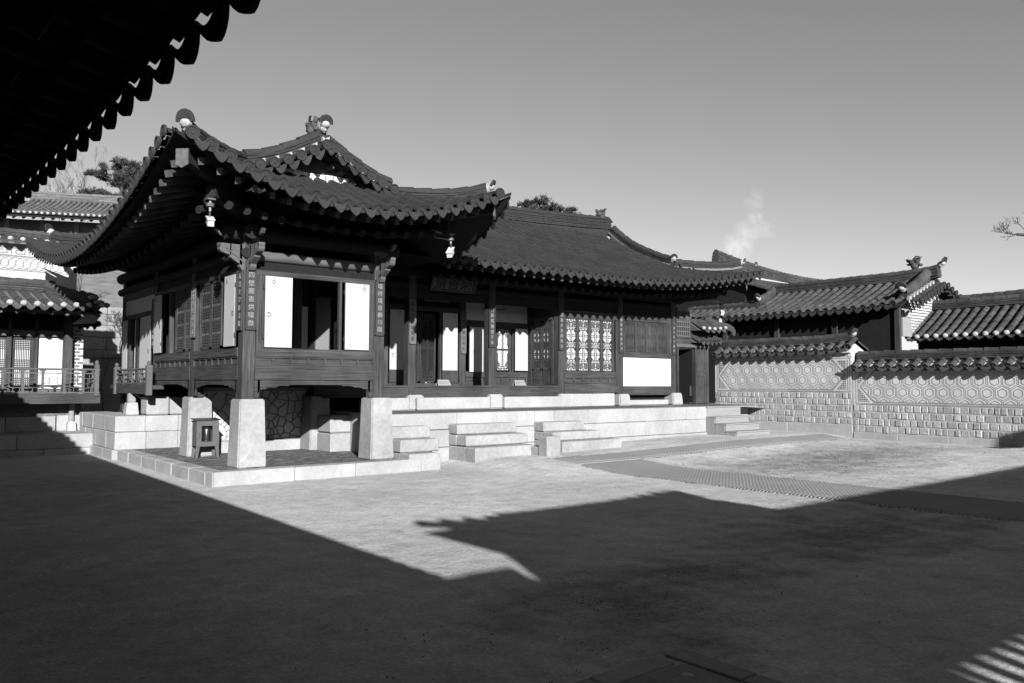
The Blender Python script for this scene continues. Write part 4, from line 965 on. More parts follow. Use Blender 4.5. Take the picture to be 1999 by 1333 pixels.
# drain
o = thing('stone_drain', 'sunken stone drain cover with one round hole and a kerb of slabs', 'drain', (3.4, 2.8, 0))
mb = MB()
for a, b2 in ((2.4, 3.05), (3.06, 3.60)): mb.cbox(a, b2, 2.96, 3.10, -.1, .014, .006, .003)
mk('kerb_slab', mb, 'stone_rough', o)
mb = MB(); mb.cbox(3.655, 3.81, 2.58, 3.09, -.1, .018, .006, .003); mb.cbox(3.655, 3.80, 1.9, 2.57, -.1, .014, .006, .003); mk('kerb_slab', mb, 'stone_rough', o)
mb = MB(); n = 28; c = (3.52, 2.815); rx = []
outer = []
for k in range(n):
    t = 2*math.pi*k/n; dx, dy = math.cos(t), math.sin(t); s = min((3.64-c[0] if dx > 0 else c[0]-2.4)/max(1e-6, abs(dx)), (2.945-c[1] if dy > 0 else c[1]-1.9)/max(1e-6, abs(dy)))
    outer.append((c[0]+dx*s, c[1]+dy*s)); rx.append((c[0]+dx*.036, c[1]+dy*.036))
mb.add([(x, y, .006) for x, y in outer]+[(x, y, .006) for x, y in rx]+[(x, y, -.08) for x, y in rx], [(k, (k+1) % n, n+(k+1) % n, n+k) for k in range(n)]+[(n+k, n+(k+1) % n, 2*n+(k+1) % n, 2*n+k) for k in range(n)])
mk('cover_slab', mb, 'stone_dim', o)
mb = MB(); mb.add([(x, y, -.06) for x, y in rx], [tuple(range(n))]); mk('hole_bottom', mb, 'iron', o)
# fire extinguisher cabinet and cylinder
o = thing('extinguisher_cabinet', 'grey metal cabinet on splayed legs holding a fire extinguisher', 'cabinet', (5.07, 15.02, .2))
x0, x1, y0, y1 = 4.865, 5.27, 14.90, 15.12
mb = MB()
mb.box(x0, x0+.012, y0, y1, .40, .86); mb.box(x1-.012, x1, y0, y1, .40, .86); mb.box(x0, x1, y1-.012, y1, .40, .86); mb.box(x0, x1, y0, y1, .40, .412)
mk('body', mb, 'metal_grey', o)
mb = MB(); mb.prism([(x0-.03, y0-.035, .868), (x1+.03, y0-.035, .868), (x1+.03, y1+.01, .895), (x0-.03, y1+.01, .895)], (0, 0, .014)); mk('lid', mb, 'iron', o)
mb = MB(); wx0, wx1, wz0, wz1 = 4.955, 5.15, .49, .775
mb.box(x0, wx0, y0-.012, y0, .405, .86); mb.box(wx1, x1, y0-.012, y0, .405, .86); mb.box(wx0, wx1, y0-.012, y0, .405, wz0); mb.box(wx0, wx1, y0-.012, y0, wz1, .86)
d = mk('door', mb, 'metal_grey', o)
mb = MB(); mb.box(wx0, wx1, y0-.008, y0-.004, wz0, wz1); mk('window', mb, 'glass', d)
mb = MB(); mb.box(4.90, 4.915, y0-.03, y0-.012, .56, .65); mk('handle', mb, 'chrome', d)
for sx, xa in ((1, x0), (-1, x1)):
    for ya in (y0, y1-.02):
        mb = MB(); mb.prism([(xa, ya, .41), (xa+sx*.07, ya, .41), (xa+sx*.035, ya, .198), (xa-sx*.01, ya, .198)], (0, .02, 0)); mk('leg', mb, 'metal_grey', o)
o = thing('fire_extinguisher', 'steel extinguisher cylinder behind the cabinet window', 'fire extinguisher', (5.07, 15.02, .41))
mb = MB(); pr = [(.0, .412), (.055, .415), (.06, .43), (.06, .70), (.05, .73), (.022, .75), (.02, .78)]
mb.tube([(5.08, 15.0, z) for r, z in pr], [max(r, .001) for r, z in pr], 16); mk('cylinder', mb, 'chrome', o, smooth=True)
mb = MB(); mb.box(5.04, 5.13, 14.99, 15.01, .785, .80); mb.tube([(5.06, 15, .77), (5.0, 14.98, .74), (4.99, 14.97, .55)], .01, 6); mk('valve', mb, 'iron', o)
mb = MB(); mb.box(4.965, 5.0, 14.97, 14.975, .56, .62); mk('tag', mb, 'white_paint', o)
# security cameras
def cctv(label, c, d, rod):
    c = V(c); d = V(d).normalized(); o = thing('security_camera', label, 'security camera', c, 'security cameras under the eaves')
    mb = MB(); mb.tube([c+V((0, 0, .30)), c+V((0, 0, .12))], .022, 8); mb.tube([c+V((0, 0, .24)), c+V((0, 0, .19))], .06, 10); mb.obox(c+V((0, 0, .30)), (.06, 0, 0), (0, .06, 0), (0, 0, .012)); mb.tube([c+V((0, 0, .12)), c-d*.05+V((0, 0, .05)), c], .014, 6)
    if rod: mb.tube([c+V((0, 0, .28)), c+V(rod)], .02, 6); mb.tube([c+V((0, 0, .20)), c+V(rod)-V((0, 0, .12))], .012, 6)
    mk('mount', mb, 'metal_grey', o)
    mb = MB(); s = d.cross(V((0, 0, 1))).normalized(); u = s.cross(d); mb.obox(c+d*.04-u*.03, d*.10, s*.045, u*.045); mb.obox(c+d*.03-u*.03+u*.055, d*.125, s*.055, u*.008); mk('housing', mb, 'cam_white', o)
cctv('white box camera hanging below the left eave corner of the pavilion', (4.06, 12.05, 3.97), (-.2, -1, -.4), None)
cctv('white box camera on a rod below the right eave corner of the pavilion', (8.45, 12.12, 3.98), (-.7, -.6, -.6), (-.42, .0, .33))
cctv('pale camera arm sticking out beside the hall end above the side gate', (20.55, 15.05, 3.78), (-.5, -.8, -.5), None)
mb = MB(); mb.tube([(18.75, 15.15, 3.98), (19.6, 15.1, 4.05), (20.6, 15.05, 4.06)], [.02, .05, .03], 8); mb.tube([(19.9, 15.1, 4.05), (20.1, 15.1, 4.22)], .03, 6); mk('arm', mb, 'wood_grey', bpy.data.objects['security_camera.002'])
# little notices on the porch floor
def notice(label, x):
    o = thing('floor_notice', label, 'notice', (x, 15.4, 1.505), 'small notices on the porch floor')
    u = V((0, .45, .9)).normalized(); n = V((0, -.9, .45)).normalized(); c = V((x, 15.40, 1.505))
    mb = MB(); mb.prism([c+V((-.18, 0, 0)), c+V((.18, 0, 0)), c+V((.15, 0, 0))+u*.15, c+V((-.15, 0, 0))+u*.15], -n*.012); mb.prism([c+V((-.16, .14, 0)), c+V((.16, .14, 0)), c+V((.14, .0, 0))+u*.14, c+V((-.14, .0, 0))+u*.14], (0, .012, 0)); mk('stand', mb, 'wood_grey', o)
    mb = MB(); cc = c+u*.075+n*.008-V((.095, 0, 0)); mb.tube([cc+V((1, 0, 0))*math.cos(k*math.pi/8)*.04+u*math.sin(k*math.pi/8)*.04 for k in range(17)], .006, 5, cap=False); mb.bar(cc+V((-.028, 0, 0))+u*.028, cc+V((.028, 0, 0))-u*.028, .01, .006, n)
    text_mesh(mb, '올라가지 마시오', c+u*.075+n*.004-V((.045, 0, 0)), (1, 0, 0), u, .034, depth=.003); text_mesh(mb, 'Please keep off', c+u*.038+n*.004-V((.045, 0, 0)), (1, 0, 0), u, .025, depth=.003); mk('lettering', mb, 'white_paint', o)
notice('small notice on the porch floor before the tall white paper door', 10.6); notice('small notice on the porch floor before the folding lattice doors', 12.88)

# wooden steps at the gate
o = thing('wooden_steps', 'grey plank steps climbing to the small side gate', 'steps', (18, 12.7, .2))
zs = [.37, .55, .72]; ysf = [12.22, 12.54, 12.86]
for k in range(3):
    mb = MB(); y1 = ysf[k+1] if k < 2 else 13.135
    for j in range(3): w = (y1-ysf[k]+.03)/3; mb.box(17.24, 18.74, ysf[k]-.03+w*j+.003, ysf[k]-.03+w*(j+1)-.003, zs[k]-.03, zs[k])
    mk('tread', mb, 'wood_grey', o)
    mb = MB(); zb = (zs[k-1] if k else .05)
    for j in range(2): h = (zs[k]-.032-zb)/2; mb.box(17.27, 18.72, ysf[k], ysf[k]+.02, zb+h*j+.002, zb+h*(j+1)-.002)
    mk('riser', mb, 'wood_grey', o)
    mb = MB(); yy = ysf[k]+.02
    while yy < y1-.02: mb.box(17.25, 17.27, yy+.002, min(yy+.09, y1), .05, zs[k]-.031); yy += .092
    mk('side_board', mb, 'wood_grey', o)
mb = MB(); mb.box(17.27, 18.72, 13.12, 13.14, .72, .94); mb.box(17.24, 19.5, 13.10, 13.6, .945, .972); mk('landing', mb, 'wood_grey', o)

# ------------------------------------------------------------------ flower walls
def clip(p, q, poly):
    (x0, y0), (x1, y1) = p, q; t0, t1 = 0.0, 1.0; dx, dy = x1-x0, y1-y0; n = len(poly)
    for i in range(n):
        ax, ay = poly[i]; bx, by = poly[(i+1) % n]; nx, ny = by-ay, -(bx-ax)      # outward for counter-clockwise
        num = (ax-x0)*nx+(ay-y0)*ny; den = dx*nx+dy*ny
        if abs(den) < 1e-9:
            if num < 0: return None
        else:
            t = num/den
            if den > 0: t1 = min(t1, t)
            else: t0 = max(t0, t)
        if t0 >= t1: return None
    return (x0+dx*t0, y0+dy*t0), (x0+dx*t1, y0+dy*t1)
def flower_wall(name, label, Y0, Y1, zb, zg, zs0, zp0, zp1, zt, band, coptop):
    """Y0 is the north end, Y1 the south end; u runs southwards along the wall"""
    o = thing(name, label, 'wall', (20.5, (Y0+Y1)/2, zb), 'ornamental courtyard walls'); L = Y0-Y1
    F = frame((20.3, Y0), (0, -1), (-1, 0))
    mb = MB(); lb(mb, F, 0, L, -.5, -.012, zb-.2, zt); wall = mk('core', mb, 'mortar', o)
    mb = MB(); u = 0; js = [0]
    while js[-1] < L-.6: js.append(js[-1]+random.uniform(.9, 1.6))
    js[-1] = L; course(mb, F, js, -.3, .02, zb-.2, zg); mk('footing', mb, 'stone', o)
    mb = MB(); rows = max(2, round((zp0-.04-zg)/.168)); h = (zp0-.04-zg)/rows
    for r_ in range(rows):
        u = random.uniform(0, .03)
        while u < L-.08:
            w = min(random.choice((.13, .15, .17, .20, .25)), L-u)
            lb(mb, F, u+.011+random.uniform(-.004, .004), u+w-.011+random.uniform(-.004, .004), -.06, random.uniform(.006, .022), zg+h*r_+.011+random.uniform(-.007, .007), zg+h*(r_+1)-.012+random.uniform(-.007, .007), .012)
            u += w
    mk('rubble_course', mb, 'brickstone', o)
    mb = MB(); lb(mb, F, 0, L, -.05, .002, zg, zp0-.045); mk('rubble_bed', mb, 'relief_pale', o)
    # panel of hexagons in a pointed frame
    mb = MB(); o_, e, n = F
    def seg(p, q, w=.018, out=.010): mb.bar(o_+e*p[0]-n*.011+V((0, 0, p[1])), o_+e*q[0]-n*.011+V((0, 0, q[1])), w, .004+w*.05, n)
    u0, u1 = .10, L-.08; zm = (zp0+zp1)/2; hd = .36
    poly = [(u0+.10, zm), (u0+.10+hd, zp0+.03), (u1-.10-hd, zp0+.03), (u1-.10, zm), (u1-.10-hd, zp1-.02), (u0+.10+hd, zp1-.02)]
    P_ = .322; rh = P_*.866
    r_ = -3
    while zm+r_*rh < zp1+.4:
        cz = zm-rh*.5+r_*rh; k = -1
        while k*P_ < L+.4:
            cx = k*P_+(P_/2 if r_ % 2 else 0); Rr = P_/math.sqrt(3)
            for sc, w in ((.90, .012), (.56, .018)):
                pts = [(cx+Rr*sc*math.sin(i*math.pi/3), cz+Rr*sc*math.cos(i*math.pi/3)) for i in range(6)]
                for i in range(6):
                    c_ = clip(pts[i], pts[(i+1) % 6], poly)
                    if c_: seg(c_[0], c_[1], w)
            k += 1
        r_ += 1
    for i in range(6): seg(poly[i], poly[(i+1) % 6], .03, .014)
    for (a, za, b2, zc) in ((u0-.03, zp0-.01, u1+.03, zp0-.01), (u0-.03, zp1+.015, u1+.03, zp1+.015), (u0-.02, zp0-.01, u0-.02, zp1+.015), (u1+.02, zp0-.01, u1+.02, zp1+.015), (u0+.04, zp0+.025, u0+.04, zp1-.02), (u1-.04, zp0+.025, u1-.04, zp1-.02), (u0, zp0-.035, u1, zp0-.035)): seg((a, za), (b2, zc), .02, .016)
    tri = [[(u0+.07, zp0+.05), (u0+.05+hd*.8, zp0+.05), (u0+.07, zm-.06)], [(u0+.07, zm+.06), (u0+.05+hd*.8, zp1-.04), (u0+.07, zp1-.04)],
           [(u1-.07, zp0+.05), (u1-.07, zm-.06), (u1-.05-hd*.8, zp0+.05)], [(u1-.07, zm+.06), (u1-.07, zp1-.04), (u1-.05-hd*.8, zp1-.04)]]
    for tr in tri:
        ccw = sum(tr[i][0]*tr[(i+1) % 3][1]-tr[(i+1) % 3][0]*tr[i][1] for i in range(3)); tr = tr if ccw > 0 else tr[::-1]
        a0 = min(p[0] for p in tr); z0 = min(p[1] for p in tr)
        for k in range(9):
            for s_ in (((a0+k*.045, zp0), (a0+k*.045, zp1)), ((0, z0+k*.05), (L, z0+k*.05))):
                c_ = clip(s_[0], s_[1], tr)
                if c_: seg(c_[0], c_[1], .018)
    if band:
        z0, z1 = zp1+.03, zt-.02; h = z1-z0; u = u0
        while u < u1-.25:
            for a in ((u, z0+.02, u, z1-.02), (u, z1-.02, u+.22, z1-.02), (u+.22, z1-.02, u+.22, z0+.04), (u+.22, z0+.04, u+.08, z0+.04), (u+.08, z0+.04, u+.08, z1-.055), (u+.08, z1-.055, u+.16, z1-.055), (u+.22, z0+.02, u+.3, z0+.02)): seg(a[:2], a[2:], .018)
            u += .3
    mk('relief_pattern', mb, 'relief', o)
    # tiled coping
    mt, me, mr_, mp_ = MB(), MB(), MB(), MB()
    S = Slope((20.17, Y0), (0, -1), (1, 0), lambda u, d: zt+.075+.6*d+.10*max(0, 1-(L-u)/.8)**2)
    us = [.12+.30*k for k in range(int((L-.1)/.30)+1)]
    tile_face(S, us, lambda u: .34, mt=mt, me=me, r=.078, tile=.2, dh=.085)
    S2 = Slope((21.08, Y0), (0, -1), (-1, 0), lambda u, d: zt+.075+.42*d)
    tile_face(S2, us, lambda u: .52, mt=mt, me=me, r=.078, tile=.55, end='none', drips=False)
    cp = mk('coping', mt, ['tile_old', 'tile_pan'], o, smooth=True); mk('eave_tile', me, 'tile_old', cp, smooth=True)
    mb = MB(); mb.prism([(20.2, Y0, zt), (20.2, Y0, zt+.05), (20.5, Y0, zt+.24), (20.98, Y0, zt+.05), (20.98, Y0, zt)], (0, -L, 0)); mk('coping_bed', mb, 'mortar', cp)
    ridge([V((20.52, Y0-.05-(L-.1)*t, zt+.26+.07*max(0, (t-.75)/.25)**2)) for t in frange(0, 1, 9)], mr_, layers=4, w=.10, lh=.042, r=.08); mk('ridge', mr_, 'tile_old', cp, smooth=True)
    a, b2 = MB(), MB(); end_tile(a, b2, (20.52, Y1+.03, zt+.52), (0, -1), .26, .14, .4); mk('ridge_end_tile', a, 'tile_old', cp); mk('ridge_end_plaster', b2, 'plaster_rough', cp, smooth=True)
    return o
flower_wall('patterned_wall', 'taller patterned wall with hexagon panel beside the side gate and wooden steps', 15.12, 10.79, .17, .51, .51, 1.385, 2.235, 2.39, True, 2.9)
flower_wall('patterned_wall', 'lower long patterned wall with hexagon panel running off the right edge', 10.77, 1.5, .15, .325, .33, 1.075, 1.93, 1.93, False, 2.45)

# ------------------------------------------------------------------ side gate
o = thing('side_gate', 'small wooden gate standing half open between hall and patterned wall', 'gate', (19.3, 15.25, .97))
FG = frame((0, 15.22), (1, 0), (0, -1))
for a, b2 in ((18.66, 18.73), (19.50, 19.57), (20.03, 20.13)):
    mb = MB(); lb(mb, FG, a, b2, -.12, .0, .97, 2.66); mk('post', mb, 'wood_z', o)
mb = MB(); lb(mb, FG, 18.62, 20.13, -.12, .02, 2.64, 2.735); mk('lintel', mb, 'wood_pale', o)
mb = MB(); lb(mb, FG, 18.62, 19.27, -.10, .0, 2.735, 2.90); lb(mb, FG, 18.62, 19.27, -.10, .03, 2.90, 2.945); mk('transom', mb, 'wood_x', o)
mb = MB(); lb(mb, FG, 19.57, 20.03, -.07, -.03, .985, 2.64); lb(mb, FG, 19.60, 19.66, -.03, -.015, 1.0, 2.62); lb(mb, FG, 19.95, 20.02, -.03, -.015, 1.0, 2.62)
for z in (1.78, 1.93): lb(mb, FG, 19.60, 20.02, -.03, -.01, z, z+.05)
mk('door_leaf', mb, 'wood_z', o)
mb = MB(); mb.box(19.47, 19.5, 15.32, 15.95, 1.0, 2.6); d = mk('door_leaf', mb, 'wood_dark', o)
mb = MB(); mb.box(19.455, 19.47, 15.36, 15.42, 1.2, 1.5); mk('bolt', mb, 'wood_pale', d)
mb = MB(); lb(mb, FG, 18.66, 19.25, -.06, -.04, 2.945, 3.70); mk('panel', mb, 'wood_dark', o)
mb = MB()
for z in (2.95, 3.08, 3.22, 3.36, 3.50, 3.68): lb(mb, FG, 18.64, 19.26, -.04, .0, z, z+.035)
for k in range(7): u = 18.66+k*.095; lb(mb, FG, u, u+.03, -.04, -.004, 2.96, 3.7)
for k in range(13): u = 18.67+k*.048; lb(mb, FG, u, u+.014, -.038, -.008, 3.4, 3.7)
mk('lattice', mb, 'wood_pale', o)
mb = MB(); lb(mb, FG, 19.27, 20.1, -.08, -.03, 2.74, 3.5); mk('board', mb, 'wood_x', o)
def small_roof(par, x0, x1, ye, ze, run, rise, white, n):
    mt, me, mw = MB(), MB(), MB()
    S = Slope((x0, ye), (1, 0), (0, 1), lambda u, d: ze+rise/run*d+.10*sst(u/(x1-x0)-.3)*0+.06*max(0, (u/(x1-x0)-.6)/.4))
    us = frange(.12, x1-x0-.05, n); tile_face(S, us, lambda u: run, mt=mt, me=me, mw=mw, r=.062, tile=.28, end='white' if white else 'plain')
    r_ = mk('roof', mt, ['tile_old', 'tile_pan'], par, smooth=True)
    if me.v: mk('eave_tile', me, 'tile_old', r_, smooth=True)
    if mw.v: mk('plaster_stop', mw, 'plaster_rough', r_, smooth=True)
    mb = MB(); mb.prism([(x0, ye+.06, ze-.05), (x0, ye+run, ze+rise-.05), (x0, ye+run, ze-.05)], (x1-x0-.08, 0, 0)); mk('bed', mb, 'wood_pale', r_)
small_roof(o, 19.30, 20.52, 14.86, 3.19, .6, .36, True, 5); small_roof(o, 19.28, 20.45, 14.98, 2.83, .3, .13, False, 6)
mb = MB(); mb.tube([(20.05, 15.3, 3.52), (20.35, 15.05, 3.36), (20.6, 14.85, 3.27), (20.72, 14.78, 3.2)], [.10, .11, .12, .10], 8); mb.blob((20.74, 14.76, 3.12), .09, .07, .13, 2, .05); mk('hip_tile', mb, 'tile_old', o, smooth=True)
mb = MB(); mb.blob((20.42, 15.0, 3.46), .07, .06, .1, 2, .1); mk('plaster_patch', mb, 'plaster_rough', o, smooth=True)
# what the open gate shows
o = thing('inner_court_wall', 'white wall with a row of slats seen through the open side gate', 'wall', (22.6, 18.1, .9))
mb = MB(); mb.box(21.6, 24, 18.1, 18.3, .5, 1.95); mk('white_wall', mb, 'plaster', o)
mb = MB(); mb.box(21.6, 24, 18.06, 18.12, 1.96, 2.06); mb.box(21.6, 24, 18.1, 18.2, 2.34, 3.4); mk('beam', mb, 'wood_dark', o)
mb = MB()
for k in range(26): mb.box(21.7+k*.075, 21.73+k*.075, 18.08, 18.12, 2.06, 2.34)
mk('slat_row', mb, 'wood_grey', o)
mb = MB(); mb.box(20.3, 24, 15.3, 19, .6, .9); mk('paved_step', mb, 'stone_dim', o)

# ------------------------------------------------------------------ houses to the left
sh = thing('side_house', 'small tiled side house with white lattice windows behind a railed veranda', 'house', (3.0, 21, .4))
mb = MB(); F = frame((0, 19.61), (1, 0), (0, -1)); course(mb, F, [-2, .2, 1.3, 2.75, 4.225], -1.4, 0, .14, .445); course(mb, F, [-2, .6, 1.9, 3.25, 4.225], -1.4, 0, -.1, .14); mk('stone_terrace', mb, 'stone', sh)
mb = MB(); F = frame((0, 20.9), (1, 0), (0, -1)); course(mb, F, [-2, 0, 1.6, 2.7, 3.68], -.4, 0, .44, .79); mb.cbox(3.70, 4.2, 20.88, 21.3, .44, .80, .015); mk('footing', mb, 'stone', sh)
mb = MB()
for r_ in range(4):
    for k in range(26): mb.box(-1.5+k*.215+(r_ % 2)*.1, -1.5+k*.215+.195+(r_ % 2)*.1, 20.93, 21.1, .80+r_*.085, .872+r_*.085)
mb.box(-2, 4.1, 20.945, 21.1, .79, 1.15); mk('brick_base', mb, 'brick', sh)
mb = MB(); mb.taper(3.98, 20.83, .44, .66, .19, .165, c=.01); mk('post_base', mb, 'stone', sh)
mb = MB(); mb.tube([(3.98, 20.83, .655), (3.98, 20.83, 1.1)], [.062, .055], 10); mk('veranda_post', mb, 'wood_grey', sh)
FV = frame((0, 20.32), (1, 0), (0, -1))
mb = MB(); lb(mb, FV, -2, 4.46, -.12, 0, 1.08, 1.305); mk('veranda_beam', mb, 'wood_x', sh)
mb = MB(); mb.box(-2, 4.45, 20.4, 21.3, 1.18, 1.28); mk('veranda_floor', mb, 'wood_x', sh)
railing(sh, FV, .2, 4.42, 1.31, 1.845, 'wood_pale', [.75, 1.35, 1.95, 2.55, 2.92, 3.3, 3.72, 4.1], FRET)
mb = MB(); lb(mb, FV, 4.33, 4.42, -.05, .04, 1.25, 1.96); mb.blob((4.375, 20.32, 2.0), .045, .045, .06, 2); mk('railing_post', mb, 'wood_pale', sh)
railing(sh, frame((4.42, 0), (0, 1), (1, 0)), 20.3, 21.4, 1.31, 1.845, 'wood_pale', [20.6, 20.9], FRET)
for x in (3.94, 3.32-.03, 2.78-.005, 1.9, .4, -1):
    mb = MB(); w = .2 if x in (3.94, 1.9, .4, -1) else .07; mb.cbox(x-w/2, x+w/2, 21.2, 21.2+.2, 1.25, 3.0, .01); mk('column', mb, 'wood_z', sh)
FH2 = frame((0, 21.3), (1, 0), (0, -1))
mb = MB(); lb(mb, FH2, 3.33, 3.85, -.08, 0, 1.3, 2.58); mk('white_panel', mb, 'plaster_white', sh)
mb = MB(); lb(mb, FH2, -2, 3.9, -.1, .07, 2.60, 2.74); lb(mb, FH2, -2, 3.9, -.1, .04, 1.25, 1.36); mk('beam', mb, 'wood_pale', sh)
mb = MB(); lb(mb, FH2, -2, 3.9, -.1, -.03, 2.74, 3.3); lb(mb, FH2, -2, 3.9, -.6, -.5, 1.2, 3.3); mk('upper_wall', mb, 'wood_dark', sh)
def grid_window(par, F, u0, u1, z0, z1, nv=11):
    mb = MB(); lb(mb, F, u0, u1, -.03, -.015, z0, z1); w = mk('lattice_window', mb, 'plaster_white', par)
    mb = MB()
    for a in ((u0-.02, u0+.02, z0, z1), (u1-.02, u1+.02, z0, z1), (u0, u1, z0-.02, z0+.02), (u0, u1, z1-.02, z1+.02)): lb(mb, F, a[0], a[1], -.02, .01, a[2], a[3])
    for k in range(1, nv): u = lerp(u0, u1, k/nv); lb(mb, F, u-.008, u+.008, -.015, -.002, z0, z1)
    for zc in (z0+.02, (z0+z1)/2-.13, z1-.24):
        for j in range(6): lb(mb, F, u0, u1, -.016, -.005, zc+j*.042, zc+j*.042+.016)
    mk('lattice', mb, 'wood_z', w)
for a, b2 in ((2.85, 3.22), (2.05, 2.72), (.6, 1.2), (1.22, 1.8)): grid_window(sh, FH2, a, b2, 1.4, 2.54, 11 if b2-a < .5 else 18)
mb = MB(); lb(mb, FH2, 2.72, 2.83, -.05, .0, 1.36, 2.6); lb(mb, FH2, 3.24, 3.33, -.05, .0, 1.36, 2.6); lb(mb, FH2, 2.8, 3.3, -.05, 0, 2.55, 2.6); mk('window_frame', mb, 'wood_z', sh)
mb = MB(); mb.box(4.04, 4.30, 21.42, 24, .8, 2.93); bw = mk('end_wall', mb, 'mortar', sh)
mb = MB()
for r_ in range(22):
    for k in range(2): x = 4.045+k*.14-(.07 if r_ % 2 else 0); mb.box(max(4.05, x), min(4.295, x+.115), 21.408, 21.43, 1.0+r_*.083, 1.0+r_*.083+.05)
mk('brick_face', mb, 'brick', bw)
mt, me, mw = MB(), MB(), MB()
Ssh = Slope((0.2, 19.9), (1, 0), (0, 1), lambda u, d: 3.22+.19*d+.022*d*d+.03*max(0, u-2.8)**2)
us = [.1+.253*k for k in range(17)]
tile_face(Ssh, us, lambda u: 2.05, mt=mt, me=me, mw=mw, end='white', tile=.3, r=.072, pan=.07)
rf = mk('roof', mt, ['tile_old', 'tile_lime'], sh, smooth=True); mk('eave_tile', me, 'tile_old', rf, smooth=True); mk('plaster_stop', mw, 'plaster_rough', rf, smooth=True)
mr_ = MB(); ridge([V((x, 22.0, 3.70)) for x in frange(.2, 3.75, 6)], mr_, layers=4, w=.12, lh=.055, r=.09)
ridge([V((3.55, 22, 3.75)), V((3.8, 21.4, 3.6)), V((4.05, 20.8, 3.45)), V((4.25, 20.25, 3.37))], mr_, layers=3, w=.10, r=.09); mk('ridge', mr_, 'tile_old', rf, smooth=True)
mb = MB(); mb.blob((4.22, 20.12, 3.47), .12, .08, .06, 2, .1); mb.blob((4.33, 20.05, 3.36), .12, .08, .06, 2, .1); mb.blob((4.46, 19.98, 3.30), .08, .07, .06, 2, .1); mk('plaster_end', mb, 'plaster_rough', rf, smooth=True)
mb = MB(); mb.prism([(.2, 20, 3.12), (.2, 22, 3.6), (.2, 24, 3.1)], (4.2, 0, 0)); mk('boarding', mb, 'wood_dark', rf)
for k in range(13):
    mb = MB(); x = .55+k*.315; mb.tube([(x, 20.12, 3.07), (x, 21.3, 3.27)], .045, 10); mk('rafter', mb, 'wood_pale', sh, smooth=True)
mb = MB(); mb.prism([(3.95, 20.9, 2.9), (4.42, 20.9, 2.94), (4.5, 20.6, 3.12), (4.3, 20.5, 3.2)], (0, .06, 0)); mb.prism([(4.0, 21.35, 2.88), (4.4, 21.35, 2.88), (4.4, 21.35, 3.0), (4.0, 21.35, 3.06)], (0, .5, 0)); mk('gable_block', mb, 'relief_pale', sh)
mt, me = MB(), MB(); S = Slope((4.0, 21.2), (1, 0), (0, 1), lambda u, d: 2.95+.3*d); tile_face(S, [.08, .24, .40, .55], lambda u: .35, mt=mt, me=me, r=.06); mk('end_coping', mt, 'tile_old', sh, smooth=True); mk('eave_tile', me, 'tile_old', sh)

# patterned plaster wall behind it
pw = thing('fretwork_wall', 'sunlit plaster wall with square spirals and interlaced circles above the side house roof', 'wall', (2.5, 24.2, 3.4))
mb = MB(); mb.box(-3, 4.62, 24.02, 24.4, 3.4, 5.10); mk('core', mb, 'plaster', pw)
mb = MB()
def s2(a, za, b2, zb, w=.02): mb.bar((a, 24.012, za), (b2, 24.012, zb), w, .012, (0, 1, 0))
for z in (4.42, 4.78, 4.80, 5.02): s2(-3, z, 4.6, z, .014)
x = -2.9
while x < 4.2:
    for a in ((0, 4.83, 0, 4.99), (0, 4.99, .30, 4.99), (.30, 4.99, .30, 4.85), (.30, 4.85, .10, 4.85), (.10, 4.85, .10, 4.94), (.10, 4.94, .21, 4.94), (.21, 4.94, .21, 4.90)): s2(x+a[0], a[1], x+a[2], a[3], .022)
    x += .40
x = -2.9
while x < 4.2:
    for q in (0, .165):
        for k in range(14): t0, t1 = 2*math.pi*k/14, 2*math.pi*(k+1)/14; s2(x+q+.165*math.cos(t0), 4.6+.155*math.sin(t0), x+q+.165*math.cos(t1), 4.6+.155*math.sin(t1), .010)
    x += .33
mk('relief_pattern', mb, 'relief', pw)
mt, me, mw, mr_ = MB(), MB(), MB(), MB(); S = Slope((-3, 23.75), (1, 0), (0, 1), lambda u, d: 5.17+.4*d); tile_face(S, [.1+.27*k for k in range(28)], lambda u: .5, mt=mt, me=me, mw=mw, end='white', r=.07); ridge([V((-3, 24.25, 5.32)), V((1, 24.25, 5.32)), V((4.6, 24.25, 5.32))], mr_, layers=3, w=.1); cp = mk('coping', mt, 'tile_old', pw, smooth=True); mk('eave_tile', me, 'tile_old', cp); mk('plaster_stop', mw, 'plaster_rough', cp); mk('ridge', mr_, 'tile_old', cp, smooth=True)

# terrace wall and hillside
tw = thing('terrace_wall', 'stepped retaining wall of big pale granite blocks behind the halls', 'retaining wall', (6.5, 30, 1))
mb = MB(); F = frame((0, 30), (1, 0), (0, -1)); z = 2.3
for h in (.36, .42, .42, .38, .25): course(mb, F, [2+.0, 3.2, 4.6, 5.5, 6.35, 7.25, 8.4, 9.6, 11] if int(z*10) % 2 else [2, 3.7, 5.1, 6.0, 6.75, 7.9, 9.0, 11], -.8, 0-.04*(z-2.3), z, z+h, gap=.012); z += h
mk('block_course', mb, 'stone_dim', tw)
lw = thing('low_wall', 'dark plain garden wall in shade below the terrace blocks', 'wall', (6.5, 27, 1))
mb = MB(); mb.cbox(2, 10, 27, 27.3, 0, 2.30, .02); mb.cbox(2, 10, 26.95, 27.35, 2.30, 2.45, .02); mk('slab', mb, 'stone_dim', lw)
mb = MB(); nx, ny = 26, 14; vs = []
for i in range(nx+1):
    for j in range(ny+1):
        x = -45+i*3.0; y = 30.4+j*5.0; t = sst((26-x)/14); zz = lerp(0, 4.15+.24*(y-30.4)-.0011*(y-30.4)**2, t)
        vs.append((x, y, zz-(.3 if j == 0 else 0)+random.uniform(-.2, .2)*(j > 0)))
k = ny+1; mb.add(vs, [(i*k+j, (i+1)*k+j, (i+1)*k+j+1, i*k+j+1) for i in range(nx) for j in range(ny)])
